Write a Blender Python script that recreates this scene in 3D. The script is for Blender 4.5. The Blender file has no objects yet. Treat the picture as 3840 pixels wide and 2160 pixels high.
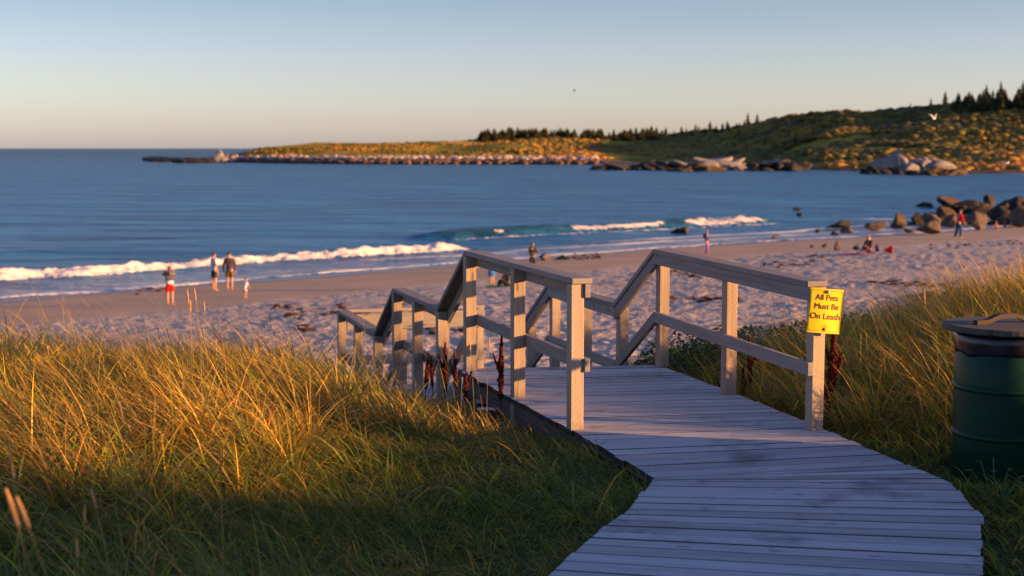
import bpy, bmesh, math, random
import numpy as np
from mathutils import Vector, Matrix
R = math.radians
random.seed(7); rng = np.random.default_rng(7)
S = bpy.context.scene
COL = S.collection
# ------------------------------------------------------------------ camera
CAMZ = 1.84; FP = 5333.0; PITCH = math.atan(524/5333)
cam = bpy.data.cameras.new('camera'); camo = bpy.data.objects.new('camera', cam); COL.objects.link(camo)
camo.location = (0, 0, CAMZ); camo.rotation_euler = (math.pi/2 - PITCH, 0, 0)
cam.lens = 50; cam.sensor_width = 36; cam.clip_end = 60000; cam.clip_start = 0.1
cam.dof.use_dof = True; cam.dof.focus_distance = 9.5; cam.dof.aperture_fstop = 2.7
S.camera = camo
# ------------------------------------------------------------------ light
SUN_AZ = 104.0      # clockwise from +Y
SUN_EL = 8.0
w = bpy.data.worlds.new("World"); S.world = w; w.use_nodes = True
nt = w.node_tree; bg = nt.nodes['Background']
sky = nt.nodes.new('ShaderNodeTexSky'); sky.sky_type = 'NISHITA'; sky.sun_disc = False
sky.sun_elevation = R(SUN_EL); sky.sun_rotation = R(SUN_AZ); sky.altitude = 0
sky.air_density = 1.0; sky.dust_density = 0.8; sky.ozone_density = 3.0
tint = nt.nodes.new('ShaderNodeMix'); tint.data_type = 'RGBA'; tint.blend_type = 'MULTIPLY'; tint.inputs[0].default_value = 1.0
tint.inputs[7].default_value = (1.10, 0.925, 1.13, 1)
tc = nt.nodes.new('ShaderNodeTexCoord'); sx_ = nt.nodes.new('ShaderNodeSeparateXYZ'); nt.links.new(tc.outputs['Generated'], sx_.inputs[0])
cr = nt.nodes.new('ShaderNodeValToRGB'); el = cr.color_ramp.elements      # air near the horizon: paler and pinker (half values)
while len(el) < 5: el.new(0.5)
for e, (p_, c_) in zip(el, ((0.0, (0.70, 0.77, 0.93)), (0.02, (0.64, 0.68, 0.74)), (0.05, (0.575, 0.575, 0.58)), (0.10, (0.45, 0.44, 0.41)), (0.35, (0.42, 0.42, 0.43)))): e.position = p_; e.color = (*c_, 1)
nt.links.new(sx_.outputs[2], cr.inputs[0])
vm = nt.nodes.new('ShaderNodeVectorMath'); vm.operation = 'MULTIPLY'; nt.links.new(sky.outputs[0], vm.inputs[0]); nt.links.new(cr.outputs[0], vm.inputs[1])
v2_ = nt.nodes.new('ShaderNodeVectorMath'); v2_.operation = 'SCALE'; v2_.inputs['Scale'].default_value = 2.0; nt.links.new(vm.outputs[0], v2_.inputs[0])
nt.links.new(v2_.outputs[0], tint.inputs[6]); nt.links.new(tint.outputs[2], bg.inputs['Color']); bg.inputs['Strength'].default_value = 0.09
sl = bpy.data.lights.new('sun', 'SUN'); so = bpy.data.objects.new('sun', sl); COL.objects.link(so)
sl.energy = 5.0; sl.angle = R(0.6); sl.color = (1.0, 0.50, 0.18)
sd = Vector((math.sin(R(SUN_AZ))*math.cos(R(SUN_EL)), math.cos(R(SUN_AZ))*math.cos(R(SUN_EL)), math.sin(R(SUN_EL))))
so.rotation_euler = sd.to_track_quat('Z', 'Y').to_euler(); so.location = (20, -5, 20)
S.view_settings.view_transform = 'Standard'; S.view_settings.look = 'None'
S.view_settings.exposure = 1.5; S.view_settings.gamma = 1.0
S.render.resolution_x = 1024; S.render.resolution_y = 576
# ------------------------------------------------------------------ noise
def _h(ix, iy, seed):
    n = (ix.astype(np.int64)*374761393 + iy.astype(np.int64)*668265263 + seed*974634777) & 0xffffffff
    n = ((n ^ (n >> 13))*1274126177) & 0xffffffff
    return ((n ^ (n >> 16)) & 0xffffff)/float(0xffffff)
def vn(x, y, sc, seed=0):
    x = np.asarray(x, float)/sc; y = np.asarray(y, float)/sc
    ix = np.floor(x); iy = np.floor(y); fx = x-ix; fy = y-iy
    fx = fx*fx*(3-2*fx); fy = fy*fy*(3-2*fy)
    a = _h(ix, iy, seed); b = _h(ix+1, iy, seed); c = _h(ix, iy+1, seed); d = _h(ix+1, iy+1, seed)
    return ((a*(1-fx)+b*fx)*(1-fy) + (c*(1-fx)+d*fx)*fy)*2-1
def sst(a, b, x):
    t = np.clip((np.asarray(x, float)-a)/(b-a), 0, 1); return t*t*(3-2*t)
# ------------------------------------------------------------------ terrain height
SEA = -4.95
COAST = np.array([(-150,-75),(-90,-8),(-60,25),(-40,46),(-22.9,63.7),(-14,72.6),(-4.4,82.6),(9.6,96.5),(20,104.5),(31.7,113.5),(43,124),(62,139),(96,164),(136,205),(162,265),(166,330),(150,368),(134,383),(133,480)], float)
def coast_s(x, y):                      # + inland, - offshore
    x = np.asarray(x, float); y = np.asarray(y, float)
    best = np.full(x.shape, 1e9); sg = np.ones(x.shape)
    for (ax, ay), (bx, by) in zip(COAST[:-1], COAST[1:]):
        dx, dy = bx-ax, by-ay; L = dx*dx+dy*dy
        t = np.clip(((x-ax)*dx+(y-ay)*dy)/L, 0, 1)
        ex = x-(ax+t*dx); ey = y-(ay+t*dy); d = np.hypot(ex, ey)
        side = np.where(dx*(y-ay)-dy*(x-ax) < 0, 1.0, -1.0)
        m = d < best-1e-9; best = np.where(m, d, best); sg = np.where(m, side, sg)
    return best*sg
def line_u(x, y):                       # distance from the stair centre line, to the right positive
    return (x - (0.43+0.77-0.31*(y-9.2)))*0.955
def H(x, y, rough=False):
    x = np.asarray(x, float); y = np.asarray(y, float)
    s = coast_s(x, y)
    zb = SEA + np.where(s < 0, s*0.06, np.where(s < 12, 0.033*s, 0.4+0.072*(s-12)))
    zb = np.minimum(zb, -1.75 + 0.01*np.clip(s-48, 0, 60))
    # the dune
    edge = 13.6 + 1.2*vn(x, y*0+3, 5, 5) + 0.10*np.clip(x-2, 0, 12) + 1.2*np.exp(-((x-1.5)/2.5)**2)*0
    m = 1 - sst(edge, edge+5.5, y)
    zd = -0.10 + 0.10*vn(x, y, 2.3, 11)*sst(0.8, 2.2, np.abs(line_u(x, y)))
    zd = zd + 0.12*np.exp(-((x+3.2)/2.2)**2-((y-10.6)/2.0)**2) - 0.30*sst(10.5, 14, y)*sst(1.5, -1, x)
    zd = zd - 0.45*np.exp(-((x-0.7)/1.1)**2-((y-12.9)/1.5)**2)
    zd = zd - 0.10*np.exp(-((x+0.7)/0.8)**2-((y-10.2)/1.3)**2)
    zd = zd + 0.42*sst(3.0, 7.0, x)*sst(8.5, 11.5, y) - 0.12*sst(-4, -8, x)
    # unseen dune added right of the walk, shaped to shade the foreground
    zd = zd + 2.2*sst(4.0, 8.5, x)*(1-sst(3.3, 5.2, y+0.30*vn(x, y, 1.6, 31)))*(1-sst(16, 30, x))*sst(-14, -6, y)
    zd = zd + 0.85*sst(4.3, 5.6, x)*(1-sst(7.0, 8.0, y))*(1-sst(9, 14, x))*sst(-2, 5, y)*(1-sst(4.0, 8.5, x)*(1-sst(3.3, 5.2, y)))  # lower unseen shoulder, added to keep the barrel in shade
    z = zb*(1-m) + zd*m
    # keep the sand below the stairs
    uu = np.abs(line_u(x, y))
    prof = np.interp(y, [8, 11.6, 12.7, 14.4, 15.3, 17.6, 19.5], [-0.13, -0.32, -0.85, -0.95, -1.45, -1.6, -1.85])
    k = (1-sst(1.0, 2.0, uu))*sst(8.5, 11, y)*(1-sst(18, 21, y))
    z = z*(1-k) + np.minimum(z, prof)*k
    if rough:
        dry = sst(10.5, 14, s+1.2*vn(x, y, 3, 77))*sst(14, 19, y)
        n = (0.6+0.5*vn(x, y, 5, 6))*(0.034*vn(x, y, 0.30, 1) + 0.03*vn(x+9, y, 0.17, 2)) + 0.02*vn(x, y, 0.9, 3)
        z = z + dry*n + 0.02*vn(x, y, 4, 4)*sst(0, 6, s)
    return z
def ray(px, py):
    a = (1080-py)/FP; v = Vector((((px-1920)/FP), math.cos(PITCH)+a*math.sin(PITCH), -math.sin(PITCH)+a*math.cos(PITCH)))
    return v/v.y
def at(px, py, z):                      # pixel on a level plane
    r = ray(px, py); t = (z-CAMZ)/r.z; return Vector((r.x*t, t, z))
def atd(px, py, d):
    r = ray(px, py); return Vector((r.x*d, d, CAMZ+r.z*d))
def on_ground(px, py, lo=14, hi=300):
    r = ray(px, py); d = np.arange(lo, hi, 0.15)
    h = np.maximum(H(r.x*d, d), SEA); zz = CAMZ+r.z*d
    i = np.argmax(zz <= h); t = d[i]; return Vector((r.x*t, t, float(h[i])))
# ------------------------------------------------------------------ object helpers
def tag(o, label=None, cat=None, group=None, kind=None):
    if label: o['label'] = label
    if cat: o['category'] = cat
    if group: o['group'] = group
    if kind: o['kind'] = kind
    return o
def empty(name, loc, rz=0, label=None, cat=None, group=None):
    o = bpy.data.objects.new(name, None); COL.objects.link(o); o.location = loc; o.rotation_euler = (0, 0, rz)
    o.empty_display_size = 0.2
    return tag(o, label, cat, group)
def link(name, me, mat, parent=None, smooth=False):
    o = bpy.data.objects.new(name, me); COL.objects.link(o)
    for m in (mat if isinstance(mat, (list, tuple)) else [mat]): me.materials.append(m)
    if smooth: me.shade_smooth()
    if parent: o.parent = parent
    return o
def npmesh(name, V, F, cols=None, uv=None, floats=None):
    """V (n,3), F (m,4) or (m,3)"""
    V = np.asarray(V, np.float32); F = np.asarray(F, np.int32); k = F.shape[1]
    me = bpy.data.meshes.new(name)
    me.vertices.add(len(V)); me.vertices.foreach_set('co', V.ravel())
    me.loops.add(F.size); me.loops.foreach_set('vertex_index', F.ravel())
    me.polygons.add(len(F)); me.polygons.foreach_set('loop_start', np.arange(0, F.size, k, dtype=np.int32))
    me.update(calc_edges=True)
    if cols is not None:
        a = me.attributes.new('col', 'FLOAT_COLOR', 'POINT')
        c = np.ones((len(V), 4), np.float32); c[:, :3] = cols; a.data.foreach_set('color', c.ravel())
    if floats:
        for n, f in floats.items():
            a = me.attributes.new(n, 'FLOAT', 'POINT'); a.data.foreach_set('value', np.asarray(f, np.float32).ravel())
    return me
def grid_faces(nu, nv):
    i = np.arange(nu-1)[:, None]*nv + np.arange(nv-1)[None, :]
    i = i.ravel(); return np.stack([i, i+nv, i+nv+1, i+1], 1)
class MB:
    """collects shapes with uv in metres and a random value per board"""
    def __init__(s): s.v = []; s.f = []; s.uv = []; s.r = []
    def hexa(s, c8, L=None, r=None, du=None):
        """8 corners: 0-3 start face (ccw), 4-7 end face"""
        c8 = [Vector(c) for c in c8]; b = len(s.v); s.v += c8
        if r is None: r = random.random()
        ou, ov = random.random()*20, random.random()*20
        L = L or ((c8[4]-c8[0]).length)
        a = (c8[1]-c8[0]).length; h = (c8[3]-c8[0]).length
        fs = [((0, 3, 2, 1), 'e'), ((4, 5, 6, 7), 'e'), ((0, 1, 5, 4), a), ((1, 2, 6, 5), h), ((2, 3, 7, 6), a), ((3, 0, 4, 7), h)]
        for n, (f, wd) in enumerate(fs):
            s.f.append([b+i for i in f])
            if wd == 'e': s.uv += [(ou, ov), (ou, ov+h), (ou+a*0.3, ov+h), (ou+a*0.3, ov)]
            else:
                o2 = ov+n*0.37; s.uv += [(ou, o2), (ou, o2+wd), (ou+L, o2+wd), (ou+L, o2)]
            s.r.append(r)
    def beam(s, p0, p1, w, h, up=(0, 0, 1), side=None, r=None, plumb=False):
        """p0,p1 centre line; w along side, h along up.  plumb: vertical cut ends"""
        p0 = Vector(p0); p1 = Vector(p1); d = (p1-p0).normalized(); up = Vector(up)
        if side is None: side = d.cross(up).normalized()
        else: side = Vector(side).normalized()
        if plumb:
            u = Vector((0, 0, 1))/max(0.2, math.hypot(d.x, d.y))
        else: u = side.cross(d).normalized()
        c = []
        for p in (p0, p1):
            c += [p-side*w/2-u*h/2, p+side*w/2-u*h/2, p+side*w/2+u*h/2, p-side*w/2+u*h/2]
        s.hexa(c, r=r)
    def build(s, name, mat, parent=None, bevel=0.004, smooth=False):
        me = bpy.data.meshes.new(name); me.from_pydata([tuple(v) for v in s.v], [], s.f)
        u = me.uv_layers.new(name='UVMap'); u.data.foreach_set('uv', np.array(s.uv, np.float32).ravel())
        a = me.attributes.new('rnd', 'FLOAT', 'FACE'); a.data.foreach_set('value', np.array(s.r, np.float32))
        if bevel:
            bm = bmesh.new(); bm.from_mesh(me)
            bmesh.ops.recalc_face_normals(bm, faces=bm.faces)
            bmesh.ops.bevel(bm, geom=bm.edges, offset=bevel, segments=1, affect='EDGES', clamp_overlap=True)
            bm.to_mesh(me); bm.free()
        o = link(name, me, mat, parent, smooth); return o
def tube(pts, rad, n=6, cap=True, flat=1.0):
    """returns V,F(quads/tri list)"""
    V = []; F = []; pts = [Vector(p) for p in pts]
    for i, p in enumerate(pts):
        d = (pts[min(i+1, len(pts)-1)]-pts[max(i-1, 0)]).normalized()
        a = d.cross(Vector((0.31, 0.95, 0.05))).normalized(); b = d.cross(a)
        r = rad[i] if hasattr(rad, '__len__') else rad
        for k in range(n):
            t = 2*math.pi*k/n; V.append(p+(a*math.cos(t)+b*math.sin(t)*flat)*r)
    for i in range(len(pts)-1):
        for k in range(n):
            F.append((i*n+k, i*n+(k+1) % n, (i+1)*n+(k+1) % n, (i+1)*n+k))
    if cap: F.append(tuple(range(n-1, -1, -1))); F.append(tuple((len(pts)-1)*n+k for k in range(n)))
    return V, F
def pymesh(name, parts):
    V = []; F = []
    for v, f in parts:
        b = len(V); V += [tuple(p) for p in v]; F += [tuple(i+b for i in q) for q in f]
    me = bpy.data.meshes.new(name); me.from_pydata(V, [], F); me.update(); return me
def lathe(prof, n=32, c=(0, 0, 0)):
    V = []; F = []
    for r, z in prof:
        for k in range(n):
            t = 2*math.pi*k/n; V.append((c[0]+r*math.cos(t), c[1]+r*math.sin(t), c[2]+z))
    for i in range(len(prof)-1):
        for k in range(n): F.append((i*n+k, i*n+(k+1) % n, (i+1)*n+(k+1) % n, (i+1)*n+k))
    F.append(tuple(range(n-1, -1, -1))); F.append(tuple((len(prof)-1)*n+k for k in range(n)))
    return V, F
# ------------------------------------------------------------------ materials
def newmat(name):
    m = bpy.data.materials.new(name); m.use_nodes = True
    n = m.node_tree.nodes; return m, m.node_tree, n['Principled BSDF']
def N(t, typ, **kw):
    n = t.nodes.new('ShaderNode'+typ)
    for k, v in kw.items():
        if k.startswith('i_'): n.inputs[k[2:].replace('_', ' ')].default_value = v
        else: setattr(n, k, v)
    return n
def math_(t, op, a, b=None, c=None, clamp=False):
    n = t.nodes.new('ShaderNodeMath'); n.operation = op; n.use_clamp = clamp
    for i, x in enumerate((a, b, c)):
        if x is None: continue
        if isinstance(x, (int, float)): n.inputs[i].default_value = x
        else: t.links.new(x, n.inputs[i])
    return n.outputs[0]
def mixc(t, f, a, b, blend='MIX'):
    n = t.nodes.new('ShaderNodeMix'); n.data_type = 'RGBA'; n.blend_type = blend
    for i, x in ((0, f), (6, a), (7, b)):
        if isinstance(x, (int, float)): n.inputs[i].default_value = x
        elif isinstance(x, tuple): n.inputs[i].default_value = (*x, 1) if len(x) == 3 else x
        else: t.links.new(x, n.inputs[i])
    return n.outputs[2]
def ramp(t, f, stops):
    n = t.nodes.new('ShaderNodeValToRGB'); cr = n.color_ramp
    while len(cr.elements) < len(stops): cr.elements.new(0.5)
    for e, (p, c) in zip(cr.elements, stops): e.position = p; e.color = (*c, 1)
    t.links.new(f, n.inputs[0]); return n.outputs[0]
def noise(t, vec, scale, detail=3, rough=0.55, out=0):
    n = N(t, 'TexNoise'); n.inputs['Scale'].default_value = scale; n.inputs['Detail'].default_value = detail
    n.inputs['Roughness'].default_value = rough
    if vec is not None: t.links.new(vec, n.inputs['Vector'])
    return n.outputs[out]
def scalev(t, vec, s):
    n = N(t, 'Mapping'); n.inputs['Scale'].default_value = s; t.links.new(vec, n.inputs['Vector']); return n.outputs[0]
def bump(t, b, h, strength, dist):
    n = N(t, 'Bump'); n.inputs['Strength'].default_value = strength; n.inputs['Distance'].default_value = dist
    t.links.new(h, n.inputs['Height']); t.links.new(n.outputs[0], b.inputs['Normal']); return n
def attr(t, name, out='Fac'):
    n = N(t, 'Attribute'); n.attribute_name = name; return n.outputs[out]
def gpos(t): return N(t, 'NewGeometry').outputs['Position']
def plain(name, c, rough=0.7, var=0.12, scale=6, metal=0, spec=0.4, bumps=0.0):
    m, t, b = newmat(name)
    oc = N(t, 'TexCoord').outputs['Object']
    f = noise(t, oc, scale, 4)
    lo = tuple(max(0, x*(1-var*1.6)) for x in c); hi = tuple(min(1, x*(1+var*1.6)) for x in c)
    t.links.new(ramp(t, f, [(0.3, lo), (0.7, hi)]), b.inputs['Base Color'])
    b.inputs['Roughness'].default_value = rough; b.inputs['Metallic'].default_value = metal
    b.inputs['Specular IOR Level'].default_value = spec
    if bumps: bump(t, b, f, bumps, 0.02)
    return m
def wood(name, dark, mid, light, dashes=False, stain=0.0, edges=False):
    m, t, b = newmat(name)
    uv = N(t, 'UVMap'); uv.uv_map = 'UVMap'; uv = uv.outputs[0]; r = attr(t, 'rnd')
    warp = noise(t, scalev(t, uv, (1.6, 9, 1)), 1.0, 3)
    g = noise(t, scalev(t, uv, (2.2, 95, 1)), 1.0, 5, 0.6)
    g2 = noise(t, scalev(t, uv, (0.9, 22, 1)), 1.0, 3)
    f = math_(t, 'ADD', math_(t, 'MULTIPLY', g, 0.62), math_(t, 'MULTIPLY', g2, 0.45))
    f = math_(t, 'ADD', f, math_(t, 'MULTIPLY_ADD', r, 0.22, -0.13))
    col = ramp(t, f, [(0.28, dark), (0.5, mid), (0.74, light)])
    v = N(t, 'TexVoronoi'); v.inputs['Scale'].default_value = 1.0; v.inputs['Randomness'].default_value = 1
    t.links.new(scalev(t, uv, (3.1, 11, 1)), v.inputs['Vector'])
    kn = math_(t, 'LESS_THAN', v.outputs['Distance'], 0.12)
    col = mixc(t, math_(t, 'MULTIPLY', kn, 0.6), col, tuple(x*0.35 for x in dark))
    h = g
    if dashes:
        sp = N(t, 'SeparateXYZ'); t.links.new(uv, sp.inputs[0])
        vv = math_(t, 'DIVIDE', sp.outputs[1], 0.0165); row = math_(t, 'FLOOR', vv)
        a = math_(t, 'LESS_THAN', math_(t, 'FRACT', vv), 0.16)
        uu = math_(t, 'FRACT', math_(t, 'ADD', math_(t, 'DIVIDE', sp.outputs[0], 0.042), math_(t, 'MULTIPLY', row, 0.37)))
        d = math_(t, 'MULTIPLY', a, math_(t, 'LESS_THAN', uu, 0.4))
        col = mixc(t, math_(t, 'MULTIPLY', d, 0.7), col, tuple(x*0.45 for x in dark))
    if stain:
        p = gpos(t); sn = noise(t, p, 1.7, 4, 0.6)
        sf = math_(t, 'MULTIPLY', ramp(t, sn, [(0.56, (0, 0, 0)), (0.72, (1, 1, 1))]), stain)
        col = mixc(t, sf, col, tuple(x*0.4 for x in dark))
        sn2 = noise(t, scalev(t, p, (5, 16, 5)), 1.0, 4, 0.65)
        col = mixc(t, math_(t, 'MULTIPLY', ramp(t, sn2, [(0.5, (0, 0, 0)), (0.75, (1, 1, 1))]), 0.35), col, tuple(x*0.55 for x in mid))
    if edges:                                           # gap shade painted dark onto the plank sides; dark grain streaks
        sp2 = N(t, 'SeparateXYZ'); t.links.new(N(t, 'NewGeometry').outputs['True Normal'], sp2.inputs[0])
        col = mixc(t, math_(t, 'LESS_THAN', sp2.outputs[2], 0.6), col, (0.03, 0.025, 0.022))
        sc2 = noise(t, scalev(t, uv, (4.0, 160, 1)), 1.0, 4, 0.7)
        col = mixc(t, math_(t, 'MULTIPLY', ramp(t, sc2, [(0.56, (0, 0, 0)), (0.68, (1, 1, 1))]), 0.5), col, tuple(x*0.5 for x in dark))
    t.links.new(col, b.inputs['Base Color']); b.inputs['Roughness'].default_value = 0.72
    b.inputs['Specular IOR Level'].default_value = 0.3
    bump(t, b, h, 0.35, 0.004)
    return m
M = {}
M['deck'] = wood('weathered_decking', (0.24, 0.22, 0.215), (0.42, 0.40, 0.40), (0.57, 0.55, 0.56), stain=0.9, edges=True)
M['rail'] = wood('weathered_rail', (0.11, 0.093, 0.085), (0.205, 0.18, 0.165), (0.31, 0.28, 0.255))
M['post'] = wood('treated_post', (0.18, 0.135, 0.095), (0.34, 0.265, 0.195), (0.46, 0.375, 0.285), dashes=True)
M['lidwood'] = wood('lid_wood', (0.06, 0.05, 0.04), (0.11, 0.09, 0.07), (0.16, 0.13, 0.10))
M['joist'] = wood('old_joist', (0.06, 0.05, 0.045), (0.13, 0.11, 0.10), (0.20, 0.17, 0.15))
def blade_mat():
    m, t, b = newmat('grass_blades')
    out = t.nodes['Material Output']; c = attr(t, 'col', 'Color')
    t.links.new(c, b.inputs['Base Color']); b.inputs['Roughness'].default_value = 0.5; b.inputs['Specular IOR Level'].default_value = 0.35
    tr = N(t, 'BsdfTranslucent'); t.links.new(c, tr.inputs['Color'])
    mx = N(t, 'MixShader'); mx.inputs[0].default_value = 0.5
    t.links.new(b.outputs[0], mx.inputs[1]); t.links.new(tr.outputs[0], mx.inputs[2]); t.links.new(mx.outputs[0], out.inputs[0])
    return m
M['blade'] = blade_mat()
def sand_mat():
    m, t, b = newmat('sand'); p = gpos(t); wet = attr(t, 'wet')
    n1 = noise(t, p, 0.35, 4); n2 = noise(t, p, 5, 4)
    dry = ramp(t, n1, [(0.3, (0.50, 0.37, 0.275)), (0.7, (0.60, 0.46, 0.35))])
    dry = mixc(t, math_(t, 'MULTIPLY', ramp(t, n2, [(0.35, (1, 1, 1)), (0.55, (0, 0, 0))]), 0.4), dry, (0.30, 0.235, 0.19))
    wn = ramp(t, noise(t, scalev(t, p, (0.25, 0.5, 1)), 1.0, 4), [(0.3, (0.32, 0.225, 0.15)), (0.7, (0.42, 0.30, 0.21))])
    col = mixc(t, wet, dry, wn)
    w2 = attr(t, 'shine'); col = mixc(t, w2, col, (0.14, 0.11, 0.095))
    t.links.new(col, b.inputs['Base Color'])
    t.links.new(math_(t, 'MULTIPLY_ADD', w2, -0.6, 0.9), b.inputs['Roughness'])
    b.inputs['Specular IOR Level'].default_value = 0.4
    hn = N(t, 'TexVoronoi'); hn.inputs['Scale'].default_value = 7.0; t.links.new(p, hn.inputs['Vector'])
    h = math_(t, 'MULTIPLY', math_(t, 'ADD', noise(t, p, 6, 3), hn.outputs['Distance']), math_(t, 'SUBTRACT', 1.0, wet))
    bump(t, b, h, 0.7, 0.03)
    return m
M['sand'] = sand_mat()
def soil_mat():
    m, t, b = newmat('dune_soil'); p = gpos(t)
    t.links.new(ramp(t, noise(t, p, 6, 5), [(0.3, (0.025, 0.045, 0.010)), (0.7, (0.060, 0.080, 0.022))]), b.inputs['Base Color'])
    b.inputs['Roughness'].default_value = 0.95; b.inputs['Specular IOR Level'].default_value = 0.1
    bump(t, b, noise(t, p, 25, 4), 0.8, 0.03); return m
M['soil'] = soil_mat()
def water_mat():
    m, t, b = newmat('sea_water'); p = gpos(t)
    pv = N(t, 'Mapping'); pv.inputs['Rotation'].default_value = (0, 0, R(-20)); pv.inputs['Scale'].default_value = (0.35, 1, 1); t.links.new(p, pv.inputs['Vector']); pv = pv.outputs[0]
    foam = attr(t, 'foam')
    big = noise(t, scalev(t, p, (0.045, 0.17, 1)), 1.0, 6, 0.72)
    base = ramp(t, big, [(0.36, (0.002, 0.045, 0.125)), (0.64, (0.028, 0.19, 0.37))])
    sp = N(t, 'SeparateXYZ'); t.links.new(p, sp.inputs[0])
    deep = N(t, 'MapRange'); deep.inputs['From Min'].default_value = 180; deep.inputs['From Max'].default_value = 1400; t.links.new(sp.outputs[1], deep.inputs['Value'])
    base = mixc(t, math_(t, 'MULTIPLY', deep.outputs[0], 0.95), base, (0.002, 0.010, 0.030))      # deep water outside the bay
    fn = noise(t, p, 3.0, 5, 0.7)
    lace = N(t, 'TexVoronoi'); lace.feature = 'DISTANCE_TO_EDGE'; lace.inputs['Scale'].default_value = 1.3
    wv = N(t, 'VectorMath', operation='ADD'); t.links.new(p, wv.inputs[0]); t.links.new(noise(t, p, 1.2, 3, out=1), wv.inputs[1]); t.links.new(wv.outputs[0], lace.inputs['Vector'])
    lm = math_(t, 'SUBTRACT', 1.0, math_(t, 'MULTIPLY', lace.outputs['Distance'], 3.0), clamp=True)
    ff = math_(t, 'ADD', foam, math_(t, 'MULTIPLY', math_(t, 'SUBTRACT', math_(t, 'ADD', math_(t, 'MULTIPLY', fn, 0.7), math_(t, 'MULTIPLY', lm, 0.3)), 0.52), 1.1))
    fm = math_(t, 'MULTIPLY', math_(t, 'MULTIPLY', math_(t, 'SUBTRACT', ff, 0.42), 3.2, clamp=True), math_(t, 'GREATER_THAN', foam, 0.02))
    sh = attr(t, 'shallow'); base = mixc(t, sh, base, (0.27, 0.30, 0.34))
    gr = attr(t, 'green'); base = mixc(t, gr, base, (0.020, 0.045, 0.030))
    t.links.new(mixc(t, fm, base, (0.66, 0.64, 0.62)), b.inputs['Base Color'])
    t.links.new(math_(t, 'MULTIPLY_ADD', fm, 0.5, 0.30), b.inputs['Roughness'])
    b.inputs['IOR'].default_value = 1.33; b.inputs['Specular IOR Level'].default_value = 0.22
    h = math_(t, 'ADD', math_(t, 'MULTIPLY', noise(t, pv, 0.16, 3, 0.5), 4.2), math_(t, 'MULTIPLY', noise(t, pv, 0.9, 4, 0.6), 1.0))
    h = math_(t, 'ADD', h, math_(t, 'MULTIPLY', noise(t, pv, 4.0, 2, 0.6), 0.10))
    bump(t, b, h, 1.0, 0.55)
    return m
M['water'] = water_mat()
def hill_mat():
    m, t, b = newmat('headland'); p = gpos(t); sp = N(t, 'SeparateXYZ'); t.links.new(p, sp.inputs[0])
    n = noise(t, scalev(t, p, (0.02, 0.012, 0.02)), 1.0, 5, 0.65)
    g = ramp(t, n, [(0.35, (0.10, 0.10, 0.015)), (0.5, (0.26, 0.22, 0.03)), (0.62, (0.42, 0.28, 0.04)), (0.75, (0.50, 0.24, 0.045))])
    bare = attr(t, 'bare'); sn = attr(t, 'sandy')
    rk = ramp(t, noise(t, scalev(t, p, (0.25, 0.15, 0.8)), 1.0, 5, 0.7), [(0.35, (0.13, 0.10, 0.085)), (0.6, (0.38, 0.31, 0.26))])
    dk = math_(t, 'LESS_THAN', math_(t, 'ADD', sp.outputs[2], math_(t, 'MULTIPLY', noise(t, scalev(t, p, (.08, .03, .1)), 1.0, 4), 1.4)), SEA+1.75)
    rk = mixc(t, math_(t, 'MULTIPLY', dk, math_(t, 'SUBTRACT', 1.0, sn)), rk, (0.07, 0.04, 0.03))
    rk = mixc(t, sn, rk, ramp(t, noise(t, scalev(t, p, (.05, .03, .3)), 1.0, 5, .7), [(0.35, (0.045, 0.038, 0.035)), (0.62, (0.14, 0.115, 0.105))]))
    t.links.new(mixc(t, bare, g, rk), b.inputs['Base Color']); b.inputs['Roughness'].default_value = 0.95
    b.inputs['Specular IOR Level'].default_value = 0.1
    bump(t, b, noise(t, p, 0.5, 4, 0.7), 1.0, 1.2); return m
M['hill'] = hill_mat()
def rock_mat(name, a, c, moss=None, base=None):
    m, t, b = newmat(name); o = N(t, 'TexCoord').outputs['Object']
    f = noise(t, o, 2.2, 6, 0.65); col = ramp(t, f, [(0.32, a), (0.68, c)])
    col = mixc(t, math_(t, 'MULTIPLY', ramp(t, noise(t, o, 14, 4, .7), [(0.3, (1, 1, 1)), (0.5, (0, 0, 0))]), 0.5), col, tuple(x*0.5 for x in a))
    if moss:
        sp = N(t, 'SeparateXYZ'); t.links.new(N(t, 'NewGeometry').outputs['Normal'], sp.inputs[0])
        f2 = math_(t, 'MULTIPLY', ramp(t, math_(t, 'ADD', sp.outputs[2], noise(t, o, 3, 4)), [(0.75, (0, 0, 0)), (1.0, (1, 1, 1))]), 0.9)
        col = mixc(t, f2, col, moss)
    t.links.new(col, b.inputs['Base Color']); b.inputs['Roughness'].default_value = 0.85
    bump(t, b, noise(t, o, 5, 6, 0.7), 0.7, 0.12); return m
M['rock_tan'] = rock_mat('tan_granite', (0.05, 0.037, 0.028), (0.15, 0.105, 0.07))
M['rock_dark'] = rock_mat('weed_dark_rock', (0.008, 0.007, 0.006), (0.030, 0.023, 0.018))
M['rock_moss'] = rock_mat('mossy_rock', (0.025, 0.018, 0.012), (0.06, 0.045, 0.025), moss=(0.10, 0.055, 0.014))
M['rock_pale'] = rock_mat('pale_rock', (0.13, 0.12, 0.115), (0.33, 0.29, 0.27))
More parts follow.
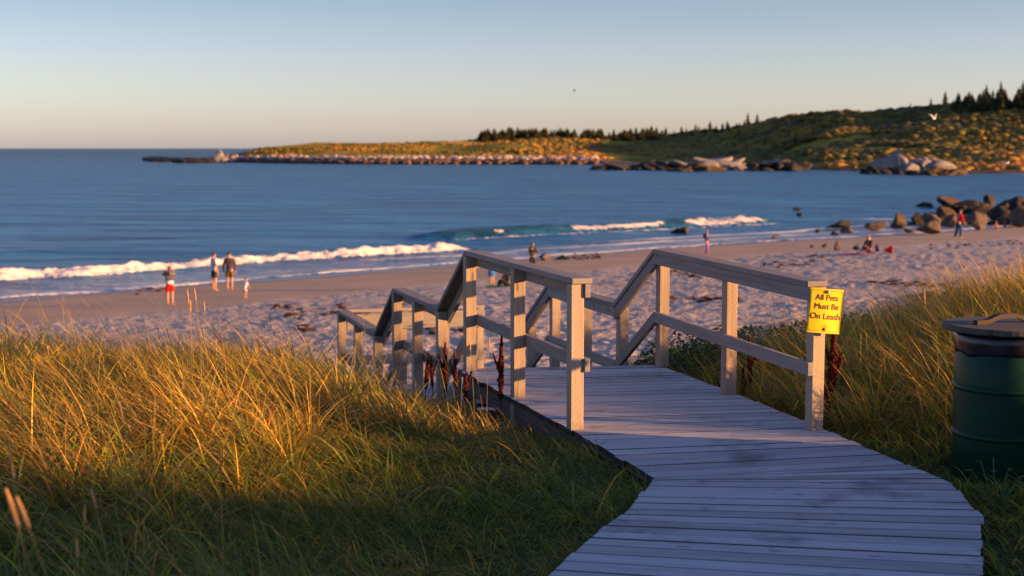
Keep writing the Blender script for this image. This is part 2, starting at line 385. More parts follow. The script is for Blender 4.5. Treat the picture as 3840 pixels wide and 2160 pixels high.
# ================================================================== SETTING
# ---- beach: fan shaped sheet, fine near, coarse far
az = np.concatenate([np.arange(-60, -22, 0.8), np.arange(-22, 22, 0.085), np.arange(22, 60, 0.8)])
rr = np.concatenate([np.exp(np.arange(math.log(13), math.log(135), 0.0062)), np.exp(np.arange(math.log(135), math.log(460), 0.02))])
A, D = np.meshgrid(np.radians(az), rr, indexing='ij')
X = D*np.sin(A); Y = D*np.cos(A)
Z = H(X, Y, True); s = coast_s(X, Y)
wet = 1 - sst(10.5, 14, s+1.2*vn(X, Y, 3, 77)); shine = 1-sst(0.4, 2.4, s+0.6*vn(X, Y, 5, 8)+0.4*vn(X, Y, 1.4, 9))
me = npmesh('sand', np.stack([X, Y, Z], -1).reshape(-1, 3), grid_faces(len(az), len(rr))[:, ::-1], floats={'wet': wet, 'shine': shine})
tag(link('sand', me, M['sand'], smooth=True), 'footprinted beach sand sloping to the water', 'beach', kind='structure')
# ---- dune ground
gx = np.arange(-34, 34.1, 0.25); gy = np.arange(-18, 15.6, 0.25)
X, Y = np.meshgrid(gx, gy, indexing='ij'); Z = H(X, Y) + 0.02
me = npmesh('ground', np.stack([X, Y, Z], -1).reshape(-1, 3), grid_faces(len(gx), len(gy)))
tag(link('ground', me, M['soil'], smooth=True), 'dark dune soil under the grass', 'ground', kind='structure')
# ---- sea: one wide sheet
def fill_attrs(me, **kw):
    for n, v in kw.items():
        a = me.attributes.new(n, 'FLOAT', 'POINT'); a.data.foreach_set('value', np.full(len(me.vertices), v, np.float32))
ys = np.concatenate([[-400], np.exp(np.linspace(math.log(30), math.log(40000), 60))]); xs = np.linspace(-1, 1, 41)
V = np.array([[(x*(600+y*1.4)), y, SEA] for x in xs for y in ys])
me = npmesh('sea', V, grid_faces(len(xs), len(ys))[:, ::-1]); fill_attrs(me, foam=0, shallow=0, green=0)
tag(link('sea', me, M['water'], smooth=True), 'open blue sea out to the horizon', 'sea', kind='structure')
# ---- surf: strip along the shore with the breaking waves
seg = np.hypot(*(COAST[1:]-COAST[:-1]).T); cum = np.concatenate([[0], np.cumsum(seg)])
T = np.arange(cum[2], cum[11]+14, 0.22)
cx = np.interp(T, cum, COAST[:, 0]); cy = np.interp(T, cum, COAST[:, 1])
k = np.ones(61)/61
cxs = np.convolve(np.pad(cx, 30, mode='edge'), k, 'valid'); cys = np.convolve(np.pad(cy, 30, mode='edge'), k, 'valid')
tx = np.gradient(cxs); ty = np.gradient(cys); tl = np.hypot(tx, ty); nx, ny = -ty/tl, tx/tl
so_ = np.concatenate([np.arange(-2.5, 17, 0.16), np.arange(17, 46, 0.8)])
TT, SS = np.meshgrid(T, so_, indexing='ij')
X = cxs[:, None]+nx[:, None]*SS; Y = cys[:, None]+ny[:, None]*SS
t0 = cum[4]                                   # left edge of the photo on the waterline
tr = TT-t0                                    # metres along the shore from the photo's left edge
# first breaker, from the left out to about tr=37; second, further out, beyond it
endA = sst(38, 35, tr); c1 = 9.3+0.7*vn(TT, TT*0, 9, 3)+0.25*vn(TT, TT*0, 1.7, 4)
h1 = 0.50*endA*(0.8+0.25*vn(TT, TT*0, 6, 5)+0.15*vn(TT, TT*0, 1.1, 6))
c2 = 18.5+0.5*vn(TT, TT*0, 7, 13)+0.1*vn(TT, TT*0, 1.3, 14)
h2 = 0.78*sst(38, 45, tr)*sst(83, 76, tr)*(0.85+0.2*vn(TT, TT*0, 5, 15))
def wavep(c, h, front=0.75, back=2.4):
    d = SS-c; return h*np.where(d < 0, np.exp(-(d/front)**2), np.exp(-(d/back)**2))
Z1 = wavep(c1, h1); Z2 = wavep(c2, h2, 0.6, 2.2)
c3 = 27+1.0*vn(TT, TT*0, 11, 23); Z3 = wavep(c3, 0.25*(0.6+0.6*vn(TT, TT*0, 9, 24)), 1.6, 3)
Z = SEA+0.03+Z1+Z2+Z3
d1 = SS-c1; f1 = endA*sst(-1.35, -0.8, d1)*sst(0.75, 0.05, d1+0.35*vn(X, Y, 0.8, 41))
brk2 = np.clip(sst(52, 55, tr+1.2*vn(X, Y, 0.8, 57))*sst(65, 63, tr) + sst(66, 67.5, tr)*sst(81, 77, tr) + 0.8*sst(0.25, 0.6, vn(TT, TT*0, 2.2, 56))*sst(45, 48, tr)*sst(54, 51, tr), 0, 1)
d2 = SS-c2; f2 = sst(39, 44, tr)*sst(82, 77, tr)*(brk2*sst(-1.2, -0.6, d2)*sst(0.5, 0.0, d2) + sst(-3.0, -2.2, d2)*sst(-1.2, -1.8, d2)*0.7)
gap = np.clip(1-np.maximum(f1, f2), 0, 1)
wash = 0.34*sst(-2.5, 0.3, SS)*sst(c1+0.0, c1-1.5, SS)*sst(40, 34, tr) + 0.20*sst(c2, c2-3, SS)*sst(34, 40, tr)+0.15*sst(10, 6, SS)*sst(34, 40, tr)
edge = sst(0.75, 0.3, np.abs(SS-0.25-0.5*vn(TT, TT*0, 4, 61)-0.25*vn(TT, TT*0, 1.5, 62)))*0.50
e2 = sst(0.8, 0.3, np.abs(SS-4.8-0.9*vn(TT, TT*0, 6, 63)))*0.42*sst(20, 30, tr)
e3 = sst(0.9, 0.3, np.abs(SS-8.2-1.0*vn(TT, TT*0, 8, 64)))*0.62*sst(46, 54, tr)*sst(95, 75, tr)
surf2 = 0.65*sst(82, 92, tr)*sst(3, 9, SS)*sst(24, 16, SS)*(0.5+0.6*vn(X, Y, 3.5, 65))
foam = np.clip(np.maximum.reduce([f1, f2, wash+edge, wash+e2, wash+e3, surf2]), 0, 1)
foam = foam*sst(44, 30, SS)
Z = Z + (np.maximum(f1, f2)*(0.07*vn(X, Y, 0.7, 42)+0.09*vn(X, Y, 0.33, 43)+0.06*vn(X, Y, 0.17, 45))) + 0.02*vn(X, Y, 1.5, 44)
swash = 0.3+0.7*vn(TT, TT*0, 7, 51)+0.3*vn(TT, TT*0, 2.2, 52)
gz = H(X, Y)
Z = np.where(SS < 1.5, np.where(SS < swash, gz-0.03, np.maximum(Z, gz+0.012)), Z)
Z = np.where(SS > 40, SEA+0.03-0.05*sst(40, 45.9, SS), Z)
shallow = sst(c1-0.3, 1.0, SS)*sst(-3, 0, SS)*0.9*(0.75+0.25*vn(X, Y, 2.5, 71))
green = 0.8*np.clip(sst(-0.9, -0.3, d2)*sst(0.6, 0.0, d2)*sst(39, 44, tr)*sst(82, 77, tr) + 0.5*sst(-0.1, 0.2, d1)*sst(1.6, 0.7, d1)*endA, 0, 1)
me = npmesh('surf', np.stack([X, Y, Z], -1).reshape(-1, 3), grid_faces(len(T), len(so_)), floats={'foam': foam, 'shallow': shallow, 'green': green})
tag(link('surf', me, M['water'], smooth=True), 'breaking waves and foamy wash along the beach', 'surf', kind='structure')
# ---- far headland (disp = photo px / 1.4907)
def U(dx): return (np.asarray(dx, float)*1.4907-1920)/FP
hx = [360, 420, 480, 560, 640, 700, 800, 900, 1000, 1200, 1300, 1500, 1700, 1850, 1950, 2050, 2110, 2200, 2300, 2400, 2576, 2800, 3100, 3600]
sk = [403, 399, 396, 393, 378, 368, 358, 358, 360, 351, 346, 345, 337, 320, 300, 286, 281, 284, 272, 264, 254, 245, 235, 230]
d0 = [770, 745, 722, 700, 670, 650, 630, 615, 610, 608, 606, 600, 560, 520, 480, 430, 410, 392, 380, 372, 368, 360, 340, 300]
d1_ = [775, 755, 735, 720, 720, 730, 740, 740, 740, 800, 830, 860, 860, 840, 800, 740, 710, 700, 690, 680, 660, 640, 620, 600]
uu = np.concatenate([np.arange(U(362), 0.37, 0.0011), np.arange(0.37, 0.60, 0.006)])
dispx = (uu*FP+1920)/1.4907
D0 = np.interp(dispx, hx, d0); D1 = np.interp(dispx, hx, d1_); SK = np.interp(dispx, hx, sk)*1.4907
ZR = CAMZ+(556-SK)/FP*D1
vv = np.concatenate([np.linspace(0, 0.12, 16)[:-1], np.linspace(0.12, 1.0, 75), np.linspace(1.03, 1.8, 16)])
UU, VV = np.meshgrid(uu, vv, indexing='ij')
DD = D0[:, None]+(D1-D0)[:, None]*VV; XX = UU*DD
rt = sst(1440, 1640, dispx)[:, None]
bankh = 2.6*(1-rt)+0.9*rt
bank = SEA-0.4+bankh*sst(0, 0.10+0*rt, VV)
rise = np.power(np.clip((VV-0.06)/0.94, 0, 1), 1.25)*(1-rt)+np.power(np.clip((VV-0.10)/0.9, 0, 1), 1.5)*rt
ZZ = bank + (ZR[:, None]-bank)*rise
hum = (0.9*vn(XX, DD, 34, 81)+0.5*vn(XX, DD, 14, 82)+0.3*vn(XX, DD, 6, 83))
amp = sst(0.08, 0.4, VV)*np.clip((ZR[:, None]-SEA)/14, 0.25, 1.6)
ZZ = ZZ+hum*amp*(1-0.55*sst(0.85, 1.0, VV)) + (0.5*vn(XX, DD, 4, 84)+.35*vn(XX, DD, 1.8, 85))*sst(0, 0.03, VV)*(1-sst(0.12, 0.2, VV))*(1-0.7*rt)
ZZ = np.where(VV > 1, ZZ-(VV-1)*22-0*XX, ZZ)
tip = 1-sst(560, 680, dispx)[:, None]
bare = np.clip(1-sst(0.10, 0.17, VV+0.03*vn(XX, DD, 12, 86))+tip, 0, 1)
bare = np.maximum(bare, rt*(1-sst(0.075+0.04*sst(2030, 2090, dispx)[:, None], 0.11+0.04*sst(2030, 2090, dispx)[:, None], VV+0.02*vn(XX, DD, 12, 87))))
sandy = rt*sst(0, 0.4, 1+0*VV)
me = npmesh('hill', np.stack([XX, DD, ZZ], -1).reshape(-1, 3), grid_faces(len(uu), len(vv))[:, ::-1], floats={'bare': bare, 'sandy': sandy})
tag(link('hill', me, M['hill'], smooth=True), 'long low green and gold headland closing the bay', 'headland', kind='structure')
def hillz(dx, v):
    """point on the headland at display column dx and fraction v shore->ridge"""
    u = float(U(dx)); i = int(np.clip(np.searchsorted(uu, u), 0, len(uu)-1)); j = int(np.clip(np.searchsorted(vv, v), 0, len(vv)-1))
    return Vector((XX[i, j], DD[i, j], ZZ[i, j]))
# ---- low scrub that covers the headland (uncountable)
def scrub():
    n = 34000
    ii = rng.integers(0, len(uu), n); vr = 0.13+0.87*rng.random(n)**0.9; jj = np.searchsorted(vv, vr)
    keep = (dispx[ii] > 640) & (dispx[ii] < 2900)
    ii = ii[keep]; jj = np.clip(jj[keep], 0, len(vv)-1); n = len(ii)
    P = np.stack([XX[ii, jj], DD[ii, jj], ZZ[ii, jj]], 1)+np.stack([rng.normal(0, 2, n), rng.normal(0, 2, n), np.zeros(n)], 1)
    dens = vn(P[:, 0], P[:, 1], 28, 91)+0.4*vn(P[:, 0], P[:, 1], 9, 92)+0.35*sst(1100, 1900, dispx[ii])-0.4*(1-sst(0.13, 0.34, vv[jj]))
    k = dens > -0.05-0.3*sst(1400, 1900, dispx[ii]); P = P[k]; n = len(P); dx_ = dispx[ii][k]
    bm = bmesh.new(); bmesh.ops.create_icosphere(bm, subdivisions=1, radius=1); base = np.array([v.co[:] for v in bm.verts]); F = np.array([[v.index for v in f.verts] for f in bm.faces]); bm.free()
    sc = (0.55+0.45*sst(900, 1700, dx_))*(0.8+1.5*rng.random(n)**2)*(1+0.5*sst(1100, 1900, dx_)*1.0)*0.62
    jit = 1+0.42*(rng.random((n, len(base)))-0.5)
    V = base[None]*jit[..., None]*np.stack([sc*1.5, sc*1.5, sc*0.75], 1)[:, None, :]+P[:, None, :]
    pal = np.array([(0.15, 0.13, 0.018), (0.23, 0.18, 0.022), (0.34, 0.24, 0.028), (0.48, 0.28, 0.035), (0.62, 0.26, 0.04)])
    q = np.clip(0.42+rng.normal(0, 0.10, n)+0.32*vn(P[:, 0], P[:, 1], 45, 95)+0.22*vn(P[:, 0], P[:, 1], 12, 96)-0.04*sst(1100, 1900, dx_)+0.16*(1-sst(0.15, 0.4, vv[jj][k])), 0, 0.999)
    c = pal[(q*5).astype(int)]*(0.8+0.5*rng.random((n, 1)))
    FF = (F[None]+(np.arange(n)*len(base))[:, None, None]).reshape(-1, 3)
    me = npmesh('scrub', V.reshape(-1, 3), FF, cols=np.repeat(c, len(base), 0))
    tag(link('scrub', me, M['blade']), 'low green and rust bushes covering the headland', 'bushes', kind='stuff')
scrub()
# ---- rocks
def ico(sub, rad=1):
    bm = bmesh.new(); bmesh.ops.create_icosphere(bm, subdivisions=sub, radius=rad)
    V = np.array([v.co[:] for v in bm.verts]); F = np.array([[v.index for v in f.verts] for f in bm.faces]); bm.free(); return V, F
IV4, IF4 = ico(4); IV3, IF3 = ico(3); IV2, IF2 = ico(2); IV1, IF1 = ico(1)
def rock_v(seed, base, cuts=9, low=0.55):
    g = np.random.default_rng(seed); V = base.copy()
    for _ in range(cuts+2):                             # planar cuts give facets
        n = g.normal(size=3); n /= np.linalg.norm(n); d = low-0.22+0.45*g.random()
        e = V@n-d; V = V-np.clip(e, 0, None)[:, None]*n*0.97
    if len(V) > 300:
        a, b_, c = V[:, 0]+seed*3.1, V[:, 1]+seed, V[:, 2]
        f = sum(k*(vn(a+c*0.7, b_-c*0.6, sc, seed+q)+vn(b_+c*.8, a*.5-c, sc, seed+q+9)) for q, (sc, k) in enumerate(((0.5, 0.055), (0.22, 0.035), (0.1, 0.018))))
        V = V*(1+f[:, None])
    V = V/np.abs(V).max(0); return V
def rock(name, loc, size, mat, label, cat='boulder', group=None, seed=1, rz=0, cuts=9, low=0.55, peak=0, parent=None):
    V = rock_v(seed, IV4, cuts, low)
    if peak: 
        tz = np.clip((V[:, 2]+1)/2, 0, 1); V[:, 0] *= 1-peak*tz; V[:, 1] *= 1-peak*tz
    V = V*np.array(size)*0.5
    me = npmesh(name, V, IF4); o = link(name, me, mat, smooth=False)
    o.location = loc; o.rotation_euler = (0, 0, rz); tag(o, label, cat, group); return o
def crag(name, loc, size, mat, label, seed, n=26, peak=0.5, group=None, cat='rock', lean=0.0):
    """one broken rock mass: many angular blocks grown together"""
    g = np.random.default_rng(seed); V = []; F = []; b = 0
    for i in range(n):
        u = g.uniform(-1, 1); v = g.uniform(-1, 1); w_ = max(0.12, (1-abs(u-lean)**1.6*peak-0.25*abs(v)))
        sx = size[0]*(0.12+0.20*g.random())*(1.2 if w_ > .6 else .8); sz = size[2]*w_*(0.55+0.45*g.random())
        c = rock_v(seed*31+i, IV3, 7, 0.5)*np.array([sx, size[1]*(0.2+0.2*g.random()), sz*0.62]); a = g.uniform(-.5, .5)
        c = c@np.array([[math.cos(a), 0, math.sin(a)*.6], [0, 1, 0], [-math.sin(a)*.6, 0, math.cos(a)]])
        c = c+np.array([u*size[0]*0.42, v*size[1]*0.4, sz*0.32]); V.append(c); F.append(IF3+b); b += len(c)
    o = link(name, npmesh(name, np.concatenate(V), np.concatenate(F)), mat); o.location = loc; return tag(o, label, cat, group)
def zrock(x0, x1, y0, y1, mat, label, seed, depth=1.0, group='boulders at the end of the beach', z=None, low=0.55, peak=0, cuts=9, sx=2900, sy=500, sc=2.634):
    """photo rectangle of a rock -> boulder resting on the ground"""
    px0, px1 = sx+x0/sc, sx+x1/sc; py0, py1 = sy+y0/sc, sy+y1/sc
    p = on_ground((px0+px1)/2, py1); wd = (px1-px0)/FP*p.y; ht = (py1-py0)/FP*p.y
    dp = wd*0.75*depth
    return rock('boulder', (p.x, p.y+dp*0.35, p.z+ht*0.5-0.1*ht), (wd, dp, ht*1.2), mat, label, 'boulder', group, seed, rz=0, low=low, peak=peak, cuts=cuts)
T_, Dk, Ms, Pl = M['rock_tan'], M['rock_dark'], M['rock_moss'], M['rock_pale']
zrock(2230, 2600, 545, 760, Dk, 'dark weed covered boulder at the right edge, highest of the point', 11, low=0.35)
zrock(2060, 2240, 590, 770, Dk, 'dark peaked boulder left of the highest one', 12, peak=0.3)
zrock(1890, 2110, 635, 780, Dk, 'dark jagged boulder behind the big brown one', 13, peak=0.2)
zrock(1625, 1925, 622, 745, Ms, 'long olive brown boulder with sloping top at the water', 14, low=0.5)
zrock(1410, 1640, 672, 742, Dk, 'low black rock in the shallow surf', 15, peak=0.4)
zrock(1600, 1835, 725, 850, Ms, 'rust gold weed covered boulder behind the man in red', 16)
zrock(1340, 1560, 785, 940, Dk, 'dark leaning boulder behind the tan one', 17, peak=0.3)
zrock(1480, 1720, 790, 920, M['rock_tan'], 'grey brown slab boulder between the tan and rust ones', 18)
zrock(1125, 1350, 778, 945, Ms, 'dark boulder with a rusty weed cap', 19, peak=0.45)
zrock(900, 1170, 870, 972, T_, 'rounded grey brown boulder in the wash', 20)
zrock(495, 885, 858, 950, Dk, 'flat dark rock lying in the wash', 21, peak=0.5)
zrock(655, 815, 922, 990, T_, 'small rock with a sunlit right end in front of the flat dark rock', 22, peak=0.3)
zrock(1420, 1780, 862, 1008, T_, 'large tan boulder nearest the man in red', 23, low=0.5, peak=0.35)
zrock(1870, 2180, 698, 955, T_, 'big brown boulder with a sharp left peak', 24, peak=0.35, low=0.5)
zrock(2150, 2420, 720, 900, Dk, 'dark boulder behind the crouching children', 25)
zrock(2340, 2640, 740, 930, T_, 'brown boulder at the right edge of the beach', 26)
zrock(1690, 1830, 800, 935, T_, 'small grey boulder wedged by the man in red', 27)
zrock(1830, 1960, 760, 900, Dk, 'dark gap boulder behind the man in red', 28)
zrock(1290, 1410, 930, 990, T_, 'low pale stone left of the large tan boulder', 29)
zrock(1180, 1250, 915, 950, T_, 'tiny grey stone under the rusty capped boulder', 30)
zrock(550, 655, 955, 1010, T_, 'sunlit tan stone on the wet sand', 31)
zrock(412, 470, 945, 985, Dk, 'small dark stone on the wet sand', 32)
zrock(-20, 70, 1000, 1035, T_, 'flat tan stone near the walking woman', 33)
zrock(585, 692, 1045, 1155, T_, 'upright pointed slab standing on the dry sand', 34, peak=0.75, depth=0.7)
zrock(345, 420, 1085, 1132, T_, 'little pale stone left of the pointed slab', 35, peak=.4)
zrock(470, 540, 1090, 1130, T_, 'pale stone between the little stone and the pointed slab', 36)
zrock(190, 280, 730, 770, Dk, 'black rock in the surf, the farther of two', 37, group='rocks in the surf')
zrock(228, 320, 775, 822, Dk, 'black rock in the surf, the nearer of two', 38, group='rocks in the surf')
zrock(1895, 2110, 108, 182, Ms, 'mossy olive rock alone in the shallow wash', 39, sx=1700, sy=800, sc=2.342, group='rocks in the surf', peak=0.35)
def zcrag(x0, x1, y0, y1, mat, label, seed, lean=0.0, peak=.6, n=30):
    sx, sy, sc = 2900, 500, 2.634; px0, px1 = sx+x0/sc, sx+x1/sc; py0, py1 = sy+y0/sc, sy+y1/sc
    p = on_ground((px0+px1)/2, py1); wd = (px1-px0)/FP*p.y; ht = (py1-py0)/FP*p.y
    crag('boulder_pile', (p.x, p.y+wd*.25, p.z-0.1), (wd, wd*0.5, ht), mat, label, seed, n=n, peak=peak, lean=lean)
zcrag(1600, 2120, 600, 800, Dk, 'jagged dark ridge of broken rock behind the boulders', 91, 0.5)
zcrag(2060, 2640, 560, 830, Dk, 'black broken rock pile at the right edge behind the boulders', 92, 0.6)
zcrag(1350, 1900, 790, 915, Dk, 'low dark broken rocks between the rusty capped and the big brown boulder', 93, 0.3)
zcrag(2120, 2640, 770, 915, M['rock_moss'], 'brown broken rocks behind the children', 94, 0.2)
# ---- rocky point and outcrop across the bay
def outcrop(x0, x1, ytop, ybot, mat, name, label, seed, depth=0.6, n=26, peak=0.4, low=0.5, lean=0.0):
    pb = at((x0+x1)/2*1.4907, ybot*1.4907, SEA); wd = (x1-x0)*1.4907/FP*pb.y; ht = (ybot-ytop)*1.4907/FP*pb.y
    return crag(name, (pb.x, pb.y+wd*depth*0.4, SEA-0.1), (wd*0.95, wd*depth, ht*1.25), mat, label, seed, n=n, peak=peak, lean=lean)
outcrop(1490, 1600, 411, 428, M['rock_moss'], 'rock_ledge', 'low rust brown rock ledge at the left of the far point', 51)
outcrop(1590, 1700, 403, 428, M['rock_dark'], 'rock_ledge', 'dark rock ledge between the rust ledge and the pale hump', 52)
outcrop(1660, 1900, 399, 428, M['rock_pale'], 'rock_ledge', 'long pale pink hump of rock on the far point', 53, low=0.6, depth=0.35)
outcrop(1690, 1830, 412, 431, M['rock_moss'], 'rock_ledge', 'rust brown foot of the pale hump by the water', 54, depth=0.3)
outcrop(1880, 2030, 401, 430, M['rock_dark'], 'rock_ledge', 'dark blocky ledge right of the pale hump', 55)
outcrop(1900, 2010, 400, 420, M['rock_pale'], 'rock_ledge', 'pale cap of rock behind the dark blocky ledge', 56)
outcrop(2200, 2330, 376, 436, M['rock_pale'], 'rock_outcrop', 'tall grey craggy outcrop on the far beach', 57, peak=0.5)
outcrop(2270, 2400, 392, 436, M['rock_pale'], 'rock_outcrop', 'lower grey crag right of the tall outcrop', 58, peak=0.3)
outcrop(2175, 2290, 416, 438, M['rock_dark'], 'rock_ledge', 'dark weedy foot of the tall grey outcrop', 59)
outcrop(2290, 2420, 420, 441, M['rock_moss'], 'rock_ledge', 'rusty weed covered rocks right below the grey crag', 60)
outcrop(535, 595, 384, 409, M['rock_pale'], 'rock_outcrop', 'cream rock mound at the tip of the headland', 61, depth=0.5)
outcrop(543, 560, 371, 402, M['rock_pale'], 'rock_pillar', 'squared pale rock pillar standing at the headland tip', 62, depth=0.9, low=0.8)
outcrop(430, 540, 398, 410, M['rock_dark'], 'rock_ledge', 'dark low reef left of the pillar at the tip', 63, depth=0.3)
outcrop(365, 430, 403, 408, M['rock_dark'], 'rock_ledge', 'thin outermost reef at the left end of the headland', 64, depth=0.3)
def shore_rocks():
    n = 1500; V = []; C = []
    q = rng.random(n); dx = 560+(1500-560)*q; pal = np.array([(0.42, 0.33, 0.27), (0.33, 0.24, 0.19), (0.50, 0.42, 0.36), (0.10, 0.06, 0.045), (0.16, 0.08, 0.045)])
    Fs = []; b = 0
    for i in range(n):
        v = rng.random(); d = np.interp(dx[i], hx, d0)-4+v*16; x = U(dx[i])*d
        z = SEA+0.2+2.3*v+rng.random()*0.5; s_ = 0.5+1.1*rng.random()
        vv_ = IV1*(1+0.35*(rng.random((len(IV1), 1))-0.5))*np.array([s_*1.3, s_, s_*0.8])+np.array([x, d, z]); V.append(vv_)
        c = pal[rng.integers(0, 3) if v > 0.42+0.2*rng.random() else rng.integers(3, 5)]; C.append(np.repeat(c[None], len(IV1), 0)); Fs.append(IF1+b); b += len(IV1)
    me = npmesh('shore_rocks', np.concatenate(V), np.concatenate(Fs), cols=np.concatenate(C))
    m, t, bs = newmat('shore_rock'); t.links.new(attr(t, 'col', 'Color'), bs.inputs['Base Color']); bs.inputs['Roughness'].default_value = 0.9
    tag(link('shore_rocks', me, m), 'pale tumbled stones along the foot of the headland', 'rocks', kind='stuff')
shore_rocks()
# ---- spruces on the headland
M['spruce'] = plain('spruce_needles', (0.085, 0.080, 0.030), 0.9, 0.4, 2.0, spec=0.1)
M['bark'] = plain('spruce_bark', (0.10, 0.075, 0.055), 0.9, 0.2, 3.0)
def spruce_meshes(seed, sparse=0.0):
    g = random.Random(seed); V = []; F = []
    nw = 15
    for i in range(nw):
        t = i/(nw-1); z = 0.12+0.86*t; rad = (0.26*(1-t)**0.85+0.012)*(0.75+0.5*g.random()); nb = 9 if t < 0.8 else 6
        for k in range(nb):
            if g.random() < sparse: continue
            a = 2*math.pi*(k+g.random()*0.8)/nb; r_ = rad*(0.55+0.6*g.random()); wd = 0.045+0.10*(1-t); dz = -0.05*(1-t)-0.01
            c, s_ = math.cos(a), math.sin(a); b = len(V)
            V += [(0, 0, z+0.035), (c*r_-s_*wd*.3, s_*r_+c*wd*.3, z+dz*g.random()*1.6), (c*r_*0.55-s_*wd, s_*r_*0.55+c*wd, z+dz*.7-0.03), (c*r_*0.55+s_*wd, s_*r_*0.55-c*wd, z+dz*.7-0.03), (c*r_*1.0+s_*wd*.2, s_*r_-c*wd*.2, z+dz+0.01)]
            F += [(b, b+1, b+2), (b, b+3, b+4), (b, b+4, b+1)]
    me = bpy.data.meshes.new('crown'); me.from_pydata(V, [], F); me.materials.append(M['spruce'])
    tv, tf = tube([(0, 0, -0.08), (0, 0, 0.4), (0.005, 0, 0.98)], [0.022, 0.014, 0.003], 6)
    tm = pymesh('trunk', [(tv, tf)]); tm.materials.append(M['bark']); return me, tm
SPR = [spruce_meshes(i, 0.1 if i < 4 else 0.35) for i in range(6)]
ntree = 0
def spruce(dx, v, h, label, group, var=None, wide=1.0):
    global ntree
    p = hillz(dx, v); o = empty('spruce_tree', p, random.random()*6, label, 'tree', group)
    o.scale = (h*wide, h*wide, h); cr, tm = SPR[var if var is not None else random.randrange(6)]
    for nm, me in (('trunk', tm), ('crown', cr)):
        c = bpy.data.objects.new(nm, me); COL.objects.link(c); c.parent = o
    ntree += 1; return o
L1 = 'small dark spruce in the wood along the low far ridge'
for i in range(60): spruce(random.uniform(1205, 1350), random.uniform(0.86, 1.0), random.uniform(3.2, 6.4), L1, 'spruces along the low far ridge', wide=2.3)
for i in range(110): spruce(random.uniform(1345, 1650), random.uniform(0.86, 1.0), random.uniform(3.2, 6.2), L1, 'spruces along the low far ridge', wide=1.8)
L2 = 'spindly spruce standing loosely where the far ridge climbs'
for dx in list(np.linspace(1655, 1900, 30)): spruce(dx+random.uniform(-5, 5), random.uniform(0.9, 1.0), random.uniform(3.0, 6.2), L2, 'spruces where the ridge climbs', wide=1.3)
spruce(1874, 1.0, 8.0, 'tallest spruce on the climbing middle part of the ridge', None, 1)
spruce(1636, 1.0, 6.0, 'spruce rising above the right end of the low wood', None, 2)
spruce(2112+170, 1.0, 2.8, 'short lone spruce on the skyline left of the tall group', None, 1)
spruce(2366, 1.0, 7.0, 'spruce set apart just left of the hilltop wood', None, 0)
spruce(2330, 1.0, 4.5, 'tiny spruce left of the one set apart', None, 2)
L3 = 'dark spruce in the hilltop wood at upper right'
for i in range(120):
    dx = random.uniform(2385, 2640); spruce(dx, random.uniform(0.86, 1.0), random.uniform(3.6, 7.0)+1.3*(dx > 2460), L3, 'spruces of the hilltop wood', wide=1.3)
spruce(2506, 0.98, 10.5, 'tallest spruce of the hilltop wood', None, 3)
spruce(2470, 1.0, 9.0, 'pointed spruce left of the tallest in the hilltop wood', None, 0)
spruce(2558, 0.97, 11.0, 'tall sparse spruce right of the tallest at the edge', None, 5)
L4 = 'spruce scattered on the slope below the hilltop wood'
for i in range(22): spruce(random.uniform(2420, 2620), random.uniform(0.35, 0.72), random.uniform(2.5, 4.5), L4, 'spruces scattered on the right slope')
# ================================================================== GRASS
def deck_left(y):      # x of the left edge of the walk
    return np.interp(y, [-6, 4.0, 6.1, 6.84, 7.5, 7.83, 9.2, 11.78, 17.4], [-3.6, -0.45, 0.20, 0.487, 0.71, 0.80, 0.40, -0.45, -2.2])
def deck_right(y):
    return np.interp(y, [-6, 3.4, 6.1, 6.6, 7.2, 7.75, 8.17, 9.2, 12.0, 17.6], [-1.6, 1.15, 2.04, 2.27, 2.38, 2.42, 2.27, 2.0, 1.24, -0.5])
def blades(P, L, phi, th0, kap, wd, col, name=None, K=4, tipcol=None):
    """P (n,3) roots; arrays; returns verts,faces,cols"""
    n = len(P); t = np.linspace(0, 1, K+1)
    ang = th0[:, None]+kap[:, None]*t[None, :]**1.25
    st = (L/K)[:, None]; hz = np.concatenate([np.zeros((n, 1)), np.cumsum(np.sin(ang[:, 1:])*st, 1)], 1); vz = np.concatenate([np.zeros((n, 1)), np.cumsum(np.cos(ang[:, 1:])*st, 1)], 1)
    dx, dy = np.cos(phi)[:, None], np.sin(phi)[:, None]
    C = np.stack([P[:, 0:1]+hz*dx, P[:, 1:2]+hz*dy, P[:, 2:3]+vz], -1)
    tw = rng.normal(0, 0.7, n)[:, None]
    sx = -np.sin(phi[:, None]+tw); sy = np.cos(phi[:, None]+tw)
    ww = wd[:, None]*(1-t[None, :]**2*0.93)*0.5
    Sd = np.stack([sx*ww, sy*ww, 0*ww], -1)
    V = np.stack([C-Sd, C+Sd], 2).reshape(n, (K+1)*2, 3)
    f = np.array([[2*i, 2*i+1, 2*i+3, 2*i+2] for i in range(K)])
    F = (f[None]+(np.arange(n)*(K+1)*2)[:, None, None]).reshape(-1, 4)
    if tipcol is None: tipcol = col
    cc = col[:, None, :]*(1-t[None, :, None])+tipcol[:, None, :]*t[None, :, None]
    cc = np.repeat(cc, 2, 1).reshape(-1, 3)
    return V.reshape(-1, 3), F, cc
GREEN = np.array([(0.07, 0.19, 0.02), (0.13, 0.28, 0.03), (0.24, 0.36, 0.025), (0.09, 0.22, 0.05), (0.05, 0.11, 0.02)])
STRAW = np.array([(0.98, 0.64, 0.07), (0.95, 0.56, 0.07), (0.90, 0.48, 0.05), (0.66, 0.47, 0.17), (0.52, 0.27, 0.06), (0.42, 0.34, 0.06), (0.62, 0.38, 0.08), (0.30, 0.15, 0.05)])
